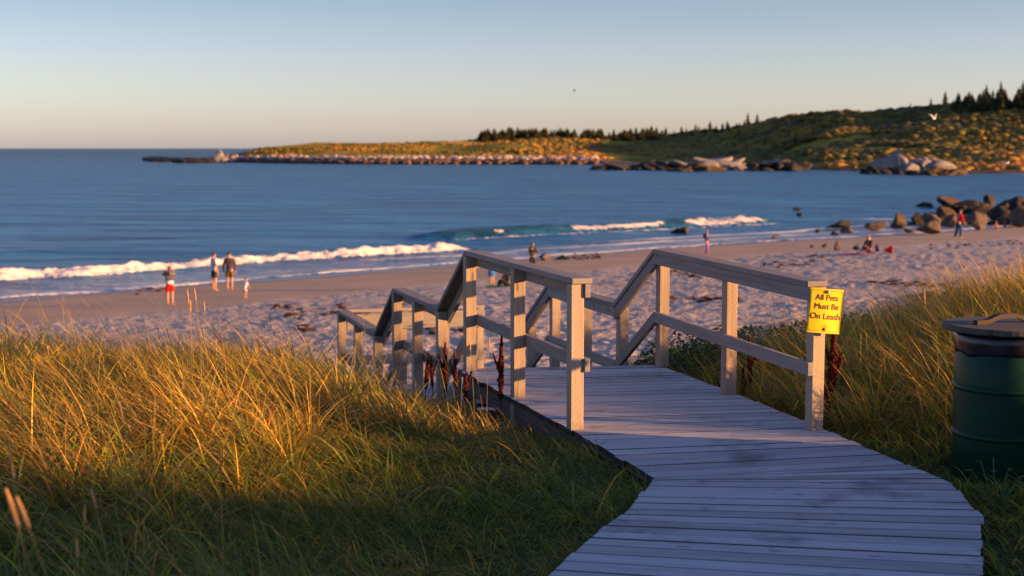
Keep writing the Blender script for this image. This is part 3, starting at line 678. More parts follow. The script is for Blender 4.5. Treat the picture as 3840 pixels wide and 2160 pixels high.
def palette(n, pstraw):
    g = GREEN[rng.integers(0, len(GREEN), n)]; s_ = STRAW[rng.integers(0, len(STRAW), n)]
    m = rng.random(n) < pstraw
    a = np.where(m[:, None], s_, g)*(0.5+0.8*rng.random((n, 1)))
    tip = np.where(m[:, None], a*1.1, a*0.68+s_*0.32)
    base = np.where(m[:, None], a*0.6+g*0.4, a*0.8)
    return base, tip
def grass_patch(n, xr, yr, accept, lenf, windf, pstraw, wd=(0.006, 0.0125), clump=0.0, kapr=(0.5, 1.9), sink=0.03, th=0.16):
    x = rng.uniform(*xr, n); y = rng.uniform(*yr, n)
    k = accept(x, y); x, y = x[k], y[k]
    tus = np.zeros(len(x), bool); ofs = np.zeros((len(x), 2)); cf = np.zeros(len(x))
    if clump and len(x) > 60:
        nc = max(4, len(x)//55); ci = rng.integers(0, nc, len(x)); tus = rng.random(len(x)) < clump
        ax, ay = x[:nc][ci], y[:nc][ci]; rr3 = np.abs(rng.normal(0, 0.075, len(x))); aa = rng.uniform(0, 6.283, len(x))
        ofs = np.stack([np.cos(aa)*rr3, np.sin(aa)*rr3], 1)
        x = np.where(tus, ax+ofs[:, 0], x); y = np.where(tus, ay+ofs[:, 1], y); cf = np.where(tus, rng.normal(0, 1, nc)[ci], 0)
        k = ((x < deck_left(y)-0.03) | (x > deck_right(y)+0.03)); x, y, tus, ofs, cf = x[k], y[k], tus[k], ofs[k], cf[k]
    n = len(x); z = H(x, y)+0.02-sink
    L = lenf(x, y)*(0.50+0.75*rng.random(n))*(1+0.16*np.clip(cf, -2, 2))
    wdir, wamt = windf(x, y)
    phi = np.where(rng.random(n) < wamt, wdir+rng.normal(0, 0.65, n), rng.uniform(0, 2*math.pi, n))
    out = np.arctan2(ofs[:, 1], ofs[:, 0]-0.025)+rng.normal(0, 0.45, n); phi = np.where(tus, out, phi)
    th0 = np.abs(rng.normal(th, 0.14, n))+np.where(tus, np.hypot(ofs[:, 0], ofs[:, 1])*2.2, 0); kap = rng.uniform(*kapr, n)
    ps = pstraw(x, y) if callable(pstraw) else pstraw
    ps = np.clip(ps+0.22*cf+0.18*vn(x, y, 0.9, 201), 0.03, 0.97)
    b, t = palette(n, ps); hue = 0.3+0.5*vn(x, y, 1.3, 202)+0.25*cf
    g_ = np.stack([1.0+0.12*hue, 1.08-0.16*hue, 1.0-0.1*hue], 1); b = b*g_; t = t*g_
    return blades(np.stack([x, y, z], 1), L, phi, th0, kap, rng.uniform(*wd, n), b, tipcol=t)
def merge(name, parts, label, cat='grass'):
    V = []; F = []; C = []; b = 0
    for v, f, c in parts: V.append(v); F.append(f+b); C.append(c); b += len(v)
    me = npmesh(name, np.concatenate(V), np.concatenate(F), cols=np.concatenate(C))
    return tag(link(name, me, M['blade']), label, cat, kind='stuff')
fr = lambda x, y, m=1.2: np.abs(x) < 0.37*np.clip(y, 1, 99)+m
WL = math.pi  # wind to the left
def windL(x, y): return np.full(len(x), WL+0.15), 0.72*np.ones(len(x))
def windM(x, y): return np.full(len(x), WL), 0.45*np.ones(len(x))
parts = []
tallL = lambda x, y: (x < deck_left(y)-0.12-1.9*sst(9.9, 8.4, y)*sst(5.0, 6.5, y)+0.10*vn(x, y, 0.9, 101)) & fr(x, y)
# golden hump
def lenL(x, y): return (0.52+0.14*vn(x, y, 1.5, 103))*(1-0.55*sst(-1.6, -0.2, x-deck_left(y)))+0.0*x
parts.append(grass_patch(62000, (-9, 0.8), (8.2, 15.4), lambda x, y: tallL(x, y), lenL, windL, lambda x, y: 0.80, clump=0.65))
parts.append(grass_patch(30000, (-6, 1), (3.9, 8.6), lambda x, y: tallL(x, y), lambda x, y: 0.50+0.15*vn(x, y, 1.2, 104), windM, lambda x, y: 0.10+0.45*sst(6.8, 8.4, y), clump=0.65, kapr=(0.7, 2.3), wd=(0.006, 0.013)))
# scattered long stems over the top
parts.append(grass_patch(1500, (-9, 0.2), (8.5, 13.5), tallL, lambda x, y: 0.84+0*x, windL, 0.85, wd=(0.002, 0.0038), kapr=(0.3, 1.5)))
# short green turf beside the walk
turf = lambda x, y: (x < deck_left(y)-0.02) & (x > deck_left(y)-3.2) & fr(x, y)
parts.append(grass_patch(110000, (-3.6, 0.9), (4.2, 12.5), turf, lambda x, y: 0.13+0.05*vn(x, y, 0.5, 105)+0.10*sst(0.6, 1.8, deck_left(y)-x)+0.09*sst(0.25, 0.05, deck_left(y)-x)*sst(9.6, 9.2, y), windM, 0.12, wd=(0.003, 0.006), kapr=(0.5, 2.4), th=0.3))
parts.append(grass_patch(9000, (-3.6, 0.9), (5.0, 11), turf, lambda x, y: 0.30+0*x, windM, 0.75, wd=(0.002, 0.0035), kapr=(1.2, 3.0), th=0.8))
parts.append(grass_patch(17000, (-3.8, 0.7), (4.4, 10.6), lambda x, y: turf(x, y) & (x < deck_left(y)-0.22), lambda x, y: 0.27+0.10*vn(x, y, 0.7, 107)+0.08*sst(0.8, 1.8, deck_left(y)-x), windM, lambda x, y: 0.25+0.25*vn(x, y, 0.8, 108), clump=0.8, kapr=(0.9, 2.6), th=0.3, wd=(0.005, 0.010)))
merge('dune_grass', parts, 'tall golden and green dune grass left of the boardwalk')
parts = []
okR = lambda x, y: (x > deck_right(y)+0.02) & fr(x, y, 1.5) & ~((np.hypot(x-2.84, y-8.2) < 0.36))
parts.append(grass_patch(60000, (1.2, 8), (8.6, 16.0), lambda x, y: okR(x, y) & (x > deck_right(y)+0.3+0.9*sst(9.8, 8.6, y)), lambda x, y: 0.54+0.36*sst(2.8, 5.0, x)+0.12*vn(x, y, 1.2, 106)-0.18*sst(12, 14, y), windM, lambda x, y: 0.5+0.25*sst(2.5, 5, x), clump=0.55))
parts.append(grass_patch(60000, (1.0, 4.6), (4.6, 13), lambda x, y: okR(x, y), lambda x, y: 0.16+0.14*sst(0.1, 0.8, x-deck_right(y))+0*x, windM, 0.15, kapr=(0.6, 2.4), th=0.3))
parts.append(grass_patch(800, (2.5, 8), (9.5, 15), okR, lambda x, y: 0.95+0*x, windM, 0.85, wd=(0.002, 0.004), kapr=(0.3, 1.4)))
merge('dune_grass', parts, 'tall golden dune grass right of the boardwalk behind the barrel')
parts = [grass_patch(26000, (4.2, 17), (-9, 8), lambda x, y: ~fr(x, y, 1.0), lambda x, y: 0.50+0*x, windM, 0.4, wd=(0.012, 0.02), clump=0.5),
         grass_patch(9000, (-10, -1.6), (-3, 6), lambda x, y: ~fr(x, y, 1.2) & (x < deck_left(y)-.3), lambda x, y: 0.5+0*x, windM, 0.3, wd=(0.010, 0.016), clump=0.5)]
merge('dune_grass', parts, 'unseen dune grass around the viewer and on the dune added for shade')
# green leafy ground cover between the stairs and the sand
def leafy(name, n, xr, yr, acc, hgt, label, cols):
    x = rng.uniform(*xr, n); y = rng.uniform(*yr, n); k = acc(x, y); x, y = x[k], y[k]; n = len(x)
    z = H(x, y)+hgt*rng.random(n)**0.7*(0.6+0.5*vn(x, y, 0.5, 120))
    a = rng.uniform(0, 6.28, n); tl = rng.uniform(-0.8, 0.8, n); s_ = rng.uniform(0.016, 0.034, n)
    u = np.stack([np.cos(a)*np.cos(tl), np.sin(a)*np.cos(tl), np.sin(tl)], 1)*s_[:, None]; v = np.stack([-np.sin(a), np.cos(a), rng.uniform(-.5, .5, n)], 1)*s_[:, None]*0.6
    P = np.stack([x, y, z], 1); V = np.stack([P-u, P+v, P+u, P-v], 1).reshape(-1, 3); F = np.arange(n*4).reshape(-1, 4)
    c = np.array(cols)[rng.integers(0, len(cols), n)]*(0.7+0.6*rng.random((n, 1)))
    me = npmesh(name, V, F, cols=np.repeat(c, 4, 0)); return tag(link(name, me, M['blade']), label, 'ground cover', kind='stuff')
leafy('ground_cover', 42000, (0.4, 4.8), (12.4, 17.0), lambda x, y: (line_u(x, y) > 0.95) & (line_u(x, y)+0.4*vn(x, y, 1, 9) < 4.5) & (y < 16.2-0.0*x+0.6*vn(x, y, 1.4, 8)), 0.42, 'leafy green plants beside the right stair rail',
      [(0.05, 0.11, 0.025), (0.08, 0.14, 0.03), (0.035, 0.08, 0.02)])
# ================================================================== BOARDWALK
walk = empty('boardwalk', (0, 0, 0), 0, 'weathered grey plank boardwalk bending toward the beach stairs', 'boardwalk')
TH = 0.038
mb = MB()
def stations(a, b, n): return [(a[0].lerp(b[0], i/n), a[1].lerp(b[1], i/n)) for i in range(n)]
v2 = lambda x, y: Vector((x, y, 0))
A_ = (v2(-0.46, 11.80), v2(1.26, 12.02)); A2 = (v2(0.40, 9.18), v2(2.02, 9.42)); B_ = (v2(0.80, 7.83), v2(2.30, 8.17)); B2 = (v2(0.785, 7.78), v2(2.43, 7.70)); B3 = (v2(0.60, 7.15), v2(2.36, 6.98)); C_ = (v2(0.33, 6.50), v2(2.08, 6.16)); D_ = (v2(-0.60, 3.9), v2(1.2, 3.3)); E_ = (v2(-2.9, -3.0), v2(-1.1, -3.6))
st = stations(A_, A2, 19)+stations(A2, B_, 9)+stations(B_, B2, 4)+stations(B2, B3, 5)+stations(B3, C_, 6)+stations(C_, D_, 19)+stations(D_, E_, 50)+[E_]
for i in range(len(st)-1):
    (l0, r0), (l1, r1) = st[i], st[i+1]
    j0 = random.uniform(-0.006, 0.012); j1 = random.uniform(-0.012, 0.012)
    ex = (r0-l0).normalized()
    gl = 0.5*0.015; dz = random.uniform(-0.0015, 0.0015)
    dl = (l1-l0); dr = (r1-r0)
    gL = dl.normalized()*min(gl, dl.length*0.2); gR = dr.normalized()*gl
    a = l0+gL-ex*j0; b_ = r0+gR+ex*j1; c = r1-gR+ex*j1; d = l1-gL-ex*j0
    zt = Vector((0, 0, dz)); zb_ = Vector((0, 0, -TH+dz))
    # start face at left end, running to the right end
    mb.hexa([d+zb_, a+zb_, a+zt, d+zt, c+zb_, b_+zb_, b_+zt, c+zt])
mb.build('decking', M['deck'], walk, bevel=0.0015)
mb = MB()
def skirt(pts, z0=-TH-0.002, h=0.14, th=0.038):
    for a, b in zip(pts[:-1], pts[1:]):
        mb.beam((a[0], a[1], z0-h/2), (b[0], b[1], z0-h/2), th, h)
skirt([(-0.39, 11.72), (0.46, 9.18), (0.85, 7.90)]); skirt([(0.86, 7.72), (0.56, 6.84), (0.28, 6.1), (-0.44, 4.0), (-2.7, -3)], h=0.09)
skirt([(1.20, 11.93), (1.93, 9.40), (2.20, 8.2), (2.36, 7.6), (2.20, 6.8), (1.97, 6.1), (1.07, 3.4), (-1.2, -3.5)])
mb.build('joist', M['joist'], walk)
# stairs and lower landings
stairs = empty('beach_stairs', (0, 11.9, 0), 0, 'grey wooden steps and landings going down to the sand', 'stairs')
dl_ = Vector((-0.2961, 0.9552, 0)); dr_ = Vector((0.9552, 0.2961, 0))
P0 = Vector((0.43, 9.2, 0))                               # left post line, origin
def LP(y, z=0): return Vector((0.43-0.31*(y-9.2), y, z))  # left line
def RP(y, z=0): return LP(y, z)+dr_*1.53
O = Vector((0, -11.9, 0))
mbt = MB(); mbs = MB(); mbl = MB()
def tread(y, z, d=0.28):
    a = LP(y)+O; mbt.beam(a+dr_*-0.02+dl_*d/2+Vector((0, 0, z-TH/2)), a+dr_*1.55+dl_*d/2+Vector((0, 0, z-TH/2)), d-0.01, TH)
def landing(y0, y1, z):
    y = y0
    while y < y1: 
        a = LP(y)+O+dl_*0.07; mbl.beam(a-dr_*0.05+Vector((0, 0, z-TH/2)), a+dr_*1.6+Vector((0, 0, z-TH/2)), 0.134, TH); y += 0.14*0.955
    for off in (0.0, 1.5): mbs.beam(LP(y0)+O+dr_*off+Vector((0, 0, z-0.13)), LP(y1)+O+dr_*off+Vector((0, 0, z-0.13)), 0.038, 0.18)
tread(11.92, -0.19); tread(12.2, -0.38); landing(12.5, 14.35, -0.57); tread(14.45, -0.76); tread(14.75, -0.95); landing(15.05, 17.5, -1.14)
for (ya, za, yb, zb2) in ((11.95, -0.12, 12.75, -0.68), (14.42, -0.69, 15.25, -1.25)):
    for off in (-0.02, 1.5): mbs.beam(LP(ya)+O+dr_*off+Vector((0, 0, za-0.05)), LP(yb)+O+dr_*off+Vector((0, 0, zb2-0.05)), 0.038, 0.22, plumb=True)
for k in range(3):
    a = LP(16.4)+O+dr_*(1.75+0.28*k); z = -1.33-0.19*k
    mbt.beam(a+Vector((0, 0, z-TH/2)), a+dl_*1.2+Vector((0, 0, z-TH/2)), 0.27, TH)
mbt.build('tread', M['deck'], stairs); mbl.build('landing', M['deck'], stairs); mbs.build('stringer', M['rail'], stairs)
PW = 0.089
def post(parent, p, ztop, zbot, name='post'):
    m = MB(); o = parent.location
    m.beam(Vector((p.x, p.y, zbot))-o, Vector((p.x, p.y, ztop))-o, PW, PW, up=dl_, side=dr_)
    return m.build(name, M['post'], parent, bevel=0.004)
def member(parent, name, a, b, w, h, plumb=True, mat='rail'):
    m = MB(); o = parent.location; a = Vector(a); b = Vector(b); d = b-a
    side = Vector((d.y, -d.x, 0)).normalized()
    m.beam(a-o, b-o, w, h, side=side, plumb=plumb); return m.build(name, M[mat], parent, bevel=0.003)
# --- left railing.  post centres lie on the left line; inner boards on the right side of the posts
CAP_W = 0.14
left = empty('stair_railing', tuple(LP(9.25)), 0, 'left wooden railing, stepping down beside the tall golden grass', 'railing', 'railings of the beach stairs')
def gz_(p): return float(H(p.x, p.y))-0.1
yl = [9.25, 10.45, 11.72, 12.62, 13.5, 14.36, 15.28, 16.35, 17.35]
zl = [1.0, 1.0, 1.0, 0.43, 0.43, 0.43, -0.14, -0.14, -0.14]
for i, (y, z) in enumerate(zip(yl, zl)):
    p = LP(y); base = -TH if i == 0 else gz_(p)
    if i == 0: base = -0.001
    post(left, p, z-TH-0.003, base)
def run(parent, pts, inner, end_ext=0.06):
    """pts (Vector xy, ztop): cap, fascia and mid rail along it; inner = offset vector toward the walk"""
    n = len(pts)
    for i in range(n-1):
        (a, za), (b, zb_) = pts[i], pts[i+1]
        d = (b-a).normalized(); ea = d*(-end_ext if i == 0 else 0.0); eb = d*(end_ext if i == n-2 else 0.0)
        sl = math.hypot(1, (zb_-za)/(b-a).length)
        a2 = a+ea; b2 = b+eb
        off = inner*(0.0255)
        member(parent, 'cap_rail', a2+off+Vector((0, 0, za-TH*sl/2)), b2+off+Vector((0, 0, zb_-TH*sl/2)), CAP_W, TH)
        fo = inner*(PW/2+0.0195)
        e2 = -ea*0.0
        hh = 0.089
        member(parent, 'face_rail', a2+fo+Vector((0, 0, za-(TH+hh/2)*sl-0.002)), b2+fo+Vector((0, 0, zb_-(TH+hh/2)*sl-0.002)), 0.038, hh)
        member(parent, 'mid_rail', a2+fo+Vector((0, 0, za-0.53-hh/2*sl)), b2+fo+Vector((0, 0, zb_-0.53-hh/2*sl)), 0.038, hh)
run(left, [(LP(9.25), 1.0), (LP(11.72), 1.0), (LP(12.62), 0.43), (LP(14.36), 0.43), (LP(15.28), -0.14), (LP(17.35), -0.14)], dr_)
# --- right railing
right = empty('stair_railing', (1.95, 9.3, 0), 0, 'right wooden railing carrying the yellow sign', 'railing', 'railings of the beach stairs')
R0 = Vector((1.985, 9.22, 0)); R1 = Vector((1.27, 11.93, 0))
def RQ(y): return R1+Vector((-0.31*(y-11.93), y-11.93, 0))
rpts = [R0, R0.lerp(R1, 0.5), R1, RQ(12.80), RQ(13.7), RQ(14.6), RQ(15.35)]
rz_ = [0.985, 0.99, 1.0, 0.45, 0.45, 0.45, -0.05]
for i, (p, z) in enumerate(zip(rpts, rz_)): post(right, p, z-TH-0.003, (-0.001 if i < 3 else gz_(p)))
run(right, [(R0, 0.985), (R1, 1.0), (RQ(12.80), 0.45), (RQ(14.6), 0.45), (RQ(15.35), -0.05)], -dr_)
# --- end railing across the lowest landing
endr = empty('stair_railing', tuple(LP(17.45)), 0, 'short sunlit railing across the far end of the lowest landing', 'railing', 'railings of the beach stairs')
e0 = LP(17.45)+dl_*0.03; e1 = e0+dr_*1.85
for q in (0.80, 1.35, 1.80): post(endr, e0+dr_*q, -0.18, gz_(e0+dr_*q))
def eb(name, z, w, h, off): member(endr, name, e0+dr_*0.08-dl_*off+Vector((0, 0, z)), e1-dl_*off+Vector((0, 0, z)), w, h)
eb('cap_rail', -0.14-TH/2, 0.14, TH, 0.02); eb('face_rail', -0.30, 0.038, 0.20, 0.066); eb('mid_rail', -0.78, 0.038, 0.12, 0.066)
# ================================================================== SIGN
M['sign'] = plain('sign_yellow', (0.86, 0.60, 0.01), 0.42, 0.05, 5)
M['ink'] = plain('sign_ink', (0.10, 0.025, 0.02), 0.6, 0.1, 9)
M['rust'] = plain('rusty_screw', (0.30, 0.07, 0.03), 0.6, 0.3, 20, metal=0.4)
M['steel'] = plain('steel_screw', (0.35, 0.33, 0.30), 0.4, 0.2, 20, metal=0.8)
sc_ = atd(3095, 1166, 9.13)
sign = empty('warning_sign', tuple(sc_), R(6), 'yellow sign reading All Pets Must Be On Leash on the right post', 'sign')
sign.rotation_euler = (0, R(5.5), R(10))
SW, SH = 0.232, 0.288
def bend(x, z): return -0.010*math.cos(min(1, abs(x)/(SW/2))*math.pi/2) + 0.004*math.sin((x*16+z*6)) + (0.012*max(0, (z-0.05)/0.09)*max(0, -x/0.11))
nx_, nz_ = 24, 24; V = []; F = []
for side in (0, 1):
    for i in range(nx_+1):
        for j in range(nz_+1):
            x = (i/nx_-0.5)*SW; z = (j/nz_-0.5)*SH; V.append((x, bend(x, z)+side*0.0016, z))
n1 = (nx_+1)*(nz_+1)
for i in range(nx_):
    for j in range(nz_):
        a = i*(nz_+1)+j; q = (a, a+nz_+1, a+nz_+2, a+1); F.append(q); F.append(tuple(n1+k for k in reversed(q)))
for i in range(nx_):
    for j in (0, nz_): a = i*(nz_+1)+j; b = a+nz_+1; F.append((a, b, b+n1, a+n1))
for j in range(nz_):
    for i in (0, nx_): a = i*(nz_+1)+j; F.append((a, a+1, a+1+n1, a+n1))
link('panel', pymesh('panel', [(V, F)]), M['sign'], sign, True)
def text_mesh(txt, size, cx_, cz_, sx=1.0, off=0.0012, cut=None):
    cu = bpy.data.curves.new('t', 'FONT'); cu.body = txt; cu.size = size; cu.align_x = 'CENTER'; cu.align_y = 'CENTER'; cu.offset = 0; cu.space_character = 1.0
    ob = bpy.data.objects.new('t', cu); COL.objects.link(ob); dg = bpy.context.evaluated_depsgraph_get()
    me = bpy.data.meshes.new_from_object(ob.evaluated_get(dg)); COL.objects.unlink(ob); bpy.data.objects.remove(ob)
    bm = bmesh.new(); bm.from_mesh(me); bmesh.ops.triangulate(bm, faces=bm.faces)
    bmesh.ops.subdivide_edges(bm, edges=[e for e in bm.edges if e.calc_length() > 0.008], cuts=2)
    if cut:
        dele = [f for f in bm.faces if cut(f.calc_center_median().x*sx+cx_, f.calc_center_median().y+cz_)]
        bmesh.ops.delete(bm, geom=dele, context='FACES')
    v = [(p.co.x*sx+cx_, 0, p.co.y+cz_) for p in bm.verts]; f = [tuple(q.index for q in fc.verts) for fc in bm.faces]
    bm.verts.index_update(); bm.free()
    v = [(x, bend(x, z)-off, z) for x, _, z in v]; return v, f
worn = lambda x, z: (z > 0.092-0.25*abs(x-0.03) and x > 0.02 and z > 0.083 and x < 0.055) or (z > 0.094 and x < -0.03)
def bold(txt, size, x, z, sx):      # one line, struck several times to thicken the strokes
    V = []; F = []
    for k, (dx, dz) in enumerate(((0, 0), (0.0011, 0), (-0.0011, 0), (0, 0.0008), (0, -0.0008))):
        v, f = text_mesh(txt, size, x+dx, z+dz, sx, off=0.0012+0.00015*k); b = len(V); V += v; F += [tuple(i+b for i in q) for q in f]
    return V, F
parts = [bold('All Pets', 0.052, 0.0, 0.086, 0.98), bold('Must Be', 0.052, 0.002, 0.028, 1.0), bold('On Leash', 0.054, 0.001, -0.036, 1.0)]
for pt in parts: link('lettering', pymesh('lettering', [pt]), M['ink'], sign)
# thin border line with rounded corners, and the little crest line near the foot
V = []; F = []; W2, H2, rc, lw = SW/2-0.010, SH/2-0.012, 0.014, 0.0011; ring = []
for cxx, czz, a0 in ((W2-rc, H2-rc, 0), (-W2+rc, H2-rc, 90), (-W2+rc, -H2+rc, 180), (W2-rc, -H2+rc, 270)):
    for k in range(6): a = R(a0+18*k); ring.append((cxx+rc*math.cos(a), czz+rc*math.sin(a), math.cos(a), math.sin(a)))
full = []
for i, (x, z, nx1, nz1) in enumerate(ring):
    x2, z2, nx2, nz2 = ring[(i+1) % len(ring)]; m = 14 if math.hypot(x2-x, z2-z) > 0.05 else 1
    for k in range(m): t = k/m; full.append((x+(x2-x)*t, z+(z2-z)*t, nx1 if m > 1 and t < .5 else nx1, nz1))
for x, z, a, b in full: V += [(x-a*lw, bend(x, z)-0.0012, z-b*lw), (x+a*lw, bend(x, z)-0.0012, z+b*lw)]
n = len(full); F = [(2*i, 2*i+1, (2*i+3) % (2*n), (2*i+2) % (2*n)) for i in range(n)]
link('border_line', pymesh('border_line', [(V, F)]), M['ink'], sign)
lv = []; lf = []
def strip(x0, z0, x1, z1, wdt):
    d = Vector((x1-x0, 0, z1-z0)).normalized(); nn = Vector((-d.z, 0, d.x))*wdt/2; b = len(lv)
    for x, z in ((x0, z0), (x1, z1)):
        for s_ in (-1, 1): lv.append((x+nn.x*s_, bend(x, z)-0.0012, z+nn.z*s_))
    lf.append((b, b+1, b+3, b+2))
strip(-0.020, -0.1015, 0.024, -0.1015, 0.0022); strip(-0.006, -0.096, 0.010, -0.091, 0.0018); strip(-0.006, -0.091, 0.010, -0.096, 0.0018); strip(-0.012, -0.1055, 0.016, -0.1055, 0.0010)
link('crest', pymesh('crest', [(lv, lf)]), M['ink'], sign)
for nm, z, mt in (('screw', 0.125, 'steel'), ('screw', -0.118, 'rust')):
    v, f = lathe([(0.0001, 0.008), (0.006, 0.0075), (0.0105, 0.003), (0.012, 0.0), (0.012, -0.002)], 16)
    v = [(x, -z_-0.011, y+z) for x, y, z_ in v]; link(nm, pymesh(nm, [(v, f)]), M[mt], sign, True)
# ================================================================== BARREL
def barrel_mat():
    m, t, b = newmat('barrel_green'); o = N(t, 'TexCoord').outputs['Object']
    t.links.new(ramp(t, noise(t, o, 3, 5, .65), [(0.3, (0.001, 0.028, 0.014)), (0.7, (0.002, 0.045, 0.024))]), b.inputs['Base Color'])
    b.inputs['Roughness'].default_value = 0.42; b.inputs['Specular IOR Level'].default_value = 0.22; bump(t, b, noise(t, o, 9, 3), 0.15, 0.01); return m
M['drum'] = barrel_mat()
M['liner'] = plain('black_plastic', (0.015, 0.012, 0.018), 0.25, 0.3, 12, spec=0.6)
bl = empty('litter_barrel', (2.89, 8.25, -0.12), R(20), 'dark green steel litter barrel with wooden lid beside the walk', 'bin')
r_ = 0.285; prof = [(r_-0.01, 0), (r_, 0.01), (r_, 0.295), (r_, 0.56), (r_, 0.86), (r_-0.006, 0.865)]
link('drum', pymesh('drum', [lathe(prof, 64)]), M['drum'], bl, True)
for z in (0.30, 0.575):
    link('hoop', pymesh('hoop', [lathe([(r_-0.002, z-0.02), (r_+0.008, z-0.012), (r_+0.013, z), (r_+0.008, z+0.012), (r_-0.002, z+0.02)], 64)]), M['drum'], bl, True)
vb, fb = lathe([(r_+0.002, 0.775), (r_+0.006, 0.80), (r_+0.009, 0.84), (r_+0.009, 0.885), (r_-0.01, 0.90)], 96)
vb = [(x*(1+0.012*vn(math.atan2(y, x)*9, z*30, 1, 5)), y*(1+0.012*vn(math.atan2(y, x)*9, z*30, 1, 5)), z+(0.012*vn(math.atan2(y, x)*3, 0, 1, 6) if z < 0.79 else 0)) for x, y, z in vb]
link('bin_liner', pymesh('bin_liner', [(vb, fb)]), M['liner'], bl, True)
m = MB(); lid = pymesh('lid', [lathe([(0.352, 0.905), (0.358, 0.912), (0.358, 0.935), (0.350, 0.942)], 64)])
lu = lid.uv_layers.new(name='UVMap')
for lp in lid.loops: co = lid.vertices[lp.vertex_index].co; lu.data[lp.index].uv = (co.x, co.y)
lido = link('lid', lid, M['lidwood'], bl)
hp = []; 
for i in range(15):
    t = i/14; x = -0.22+0.44*t; hp.append((x, 0, 0.955+0.032*math.exp(-((x)/0.11)**4)))
V = []; F = []
for i, (x, y, z) in enumerate(hp):
    for dy, dz in ((-0.02, -0.012), (0.02, -0.012), (0.02, 0.014), (-0.02, 0.014)): V.append((x, dy, z+dz))
for i in range(14):
    for k in range(4): F.append((i*4+k, i*4+(k+1) % 4, i*4+4+(k+1) % 4, i*4+4+k))
F += [(3, 2, 1, 0), (56, 57, 58, 59)]
hm = pymesh('handle', [(V, F)]); hu = hm.uv_layers.new(name='UVMap')
for lp in hm.loops: co = hm.vertices[lp.vertex_index].co; hu.data[lp.index].uv = (co.x, co.y+co.z)
link('handle', hm, plain('dark_handle', (0.035, 0.027, 0.022), 0.8), lido)
# ================================================================== PLANTS
M['dock'] = plain('dock_seed', (0.085, 0.014, 0.010), 0.9, 0.5, 30, spec=0.2)
M['stem'] = plain('dock_stem', (0.12, 0.05, 0.025), 0.8, 0.2, 20)
def dock(p, h, spike, label, group, seed, wd=0.03, side=1):
    g = np.random.default_rng(seed); e = empty('dock_plant', tuple(p), 0, label, 'plant', group)
    lean = g.normal(0, 0.04, 2); pts = [(lean[0]*t*h, lean[1]*t*h, t*h) for t in np.linspace(-0.1, 1, 8)]
    link('stem', pymesh('stem', [tube(pts, [0.006*(1-0.6*i/7) for i in range(8)], 6)]), M['stem'], e)
    V = []; F = []; b = 0
    def cl(base, top, wmax, n):
        nonlocal b
        base = np.array(base); top = np.array(top)
        for _ in range(n):
            t = g.random()**0.9; q = base*(1-t)+top*t; env = wmax*(0.35+0.8*math.sin(math.pi*min(1, 0.15+t*0.9)))*(0.7+0.5*math.sin(t*38+seed))
            a = g.uniform(0, 6.28); rr_ = env*math.sqrt(g.random()); c = q+np.array([math.cos(a)*rr_, math.sin(a)*rr_, 0])
            s_ = 0.0065*(0.7+0.7*g.random()); V.append(IV1[:12]*0+IV1[:12]*s_*np.array([1, 1, 1.2])+c); F.append(OCT+b); b += 12
    bm_ = bmesh.new(); bmesh.ops.create_icosphere(bm_, subdivisions=1, radius=1); OCT = np.array([[v.index for v in f.verts] for f in bm_.faces]); bv = np.array([v.co[:] for v in bm_.verts]); bm_.free()
    def cl2(base, top, wmax, n):
        nonlocal b
        base = np.array(base); top = np.array(top)
        for _ in range(n):
            t = g.random(); q = base*(1-t)+top*t; env = wmax*0.95*math.sin(math.pi*(0.10+0.86*t))**0.8*(1-0.45*t)*(0.8+0.3*math.sin(t*23+seed)*g.random())
            a = g.uniform(0, 6.28); rr_ = env*g.random()**0.6; c = q+np.array([math.cos(a)*rr_, math.sin(a)*rr_, 0])
            s_ = 0.0055*(0.6+0.9*g.random()); V.append(bv*s_+c); F.append(OCT+b); b += len(bv)
    tp = np.array([lean[0]*h, lean[1]*h, h])
    cl2(tp*(1-spike/h), tp, wd, int(1100*spike/0.3))
    for k in range(side):
        a = g.uniform(0, 6.28); q = tp*(0.45+0.2*g.random()); q2 = q+np.array([math.cos(a)*0.06, math.sin(a)*0.04, 0.12+0.08*g.random()]); cl2(q, q2, wd*0.5, 160)
    me = npmesh('seed_spike', np.concatenate(V), np.concatenate(F)); link('seed_spike', me, M['dock'], e)
def dock_at(px, ytop, ybot, d, label, group, seed, **k):
    top = atd(px, ytop, d); bt = atd(px, ybot, d); g0 = float(H(top.x, top.y)); dock(Vector((top.x, top.y, g0)), top.z-g0, (top.z-bt.z)*1.25, label, group, seed, **k)
GL = 'docks by the left railing'; GR = 'docks by the right railing'
dock_at(1876, 1262, 1450, 10.6, 'tall dark red dock spike standing between the near and middle left posts', GL, 1, wd=0.036)
dock_at(1668, 1284, 1430, 11.4, 'red dock spike in front of the second stair post', GL, 2)
dock_at(1590, 1322, 1430, 11.6, 'leftmost dark dock spike by the lower posts', GL, 3, wd=0.03)
dock_at(1712, 1316, 1430, 11.2, 'slim dock spike just left of the corner post', GL, 4, wd=0.02)
dock_at(1624, 1334, 1430, 11.5, 'thin short dock spike between two red ones', GL, 5, wd=0.02)
dock_at(1740, 1400, 1480, 10.9, 'low dark dock spike under the corner post', GL, 6, wd=0.025)
dock_at(3128, 1238, 1420, 9.75, 'bright red dock spike right behind the sign post', GR, 7, wd=0.05, side=3)
dock_at(3118, 1400, 1560, 9.8, 'dark lower dock spike at the foot of the sign post', GR, 8, wd=0.035)
dock_at(2752, 1304, 1450, 11.1, 'dock spike just right of the middle right post', GR, 9, wd=0.025)
dock_at(2822, 1262, 1400, 11.0, 'taller dock spike right of the middle right post', GR, 10, wd=0.03)
dock_at(2788, 1380, 1500, 10.9, 'low bushy dock spike between two taller ones', GR, 11, wd=0.03)
dock_at(2715, 1420, 1520, 11.0, 'small dock spike behind the middle right post', GR, 12, wd=0.03)
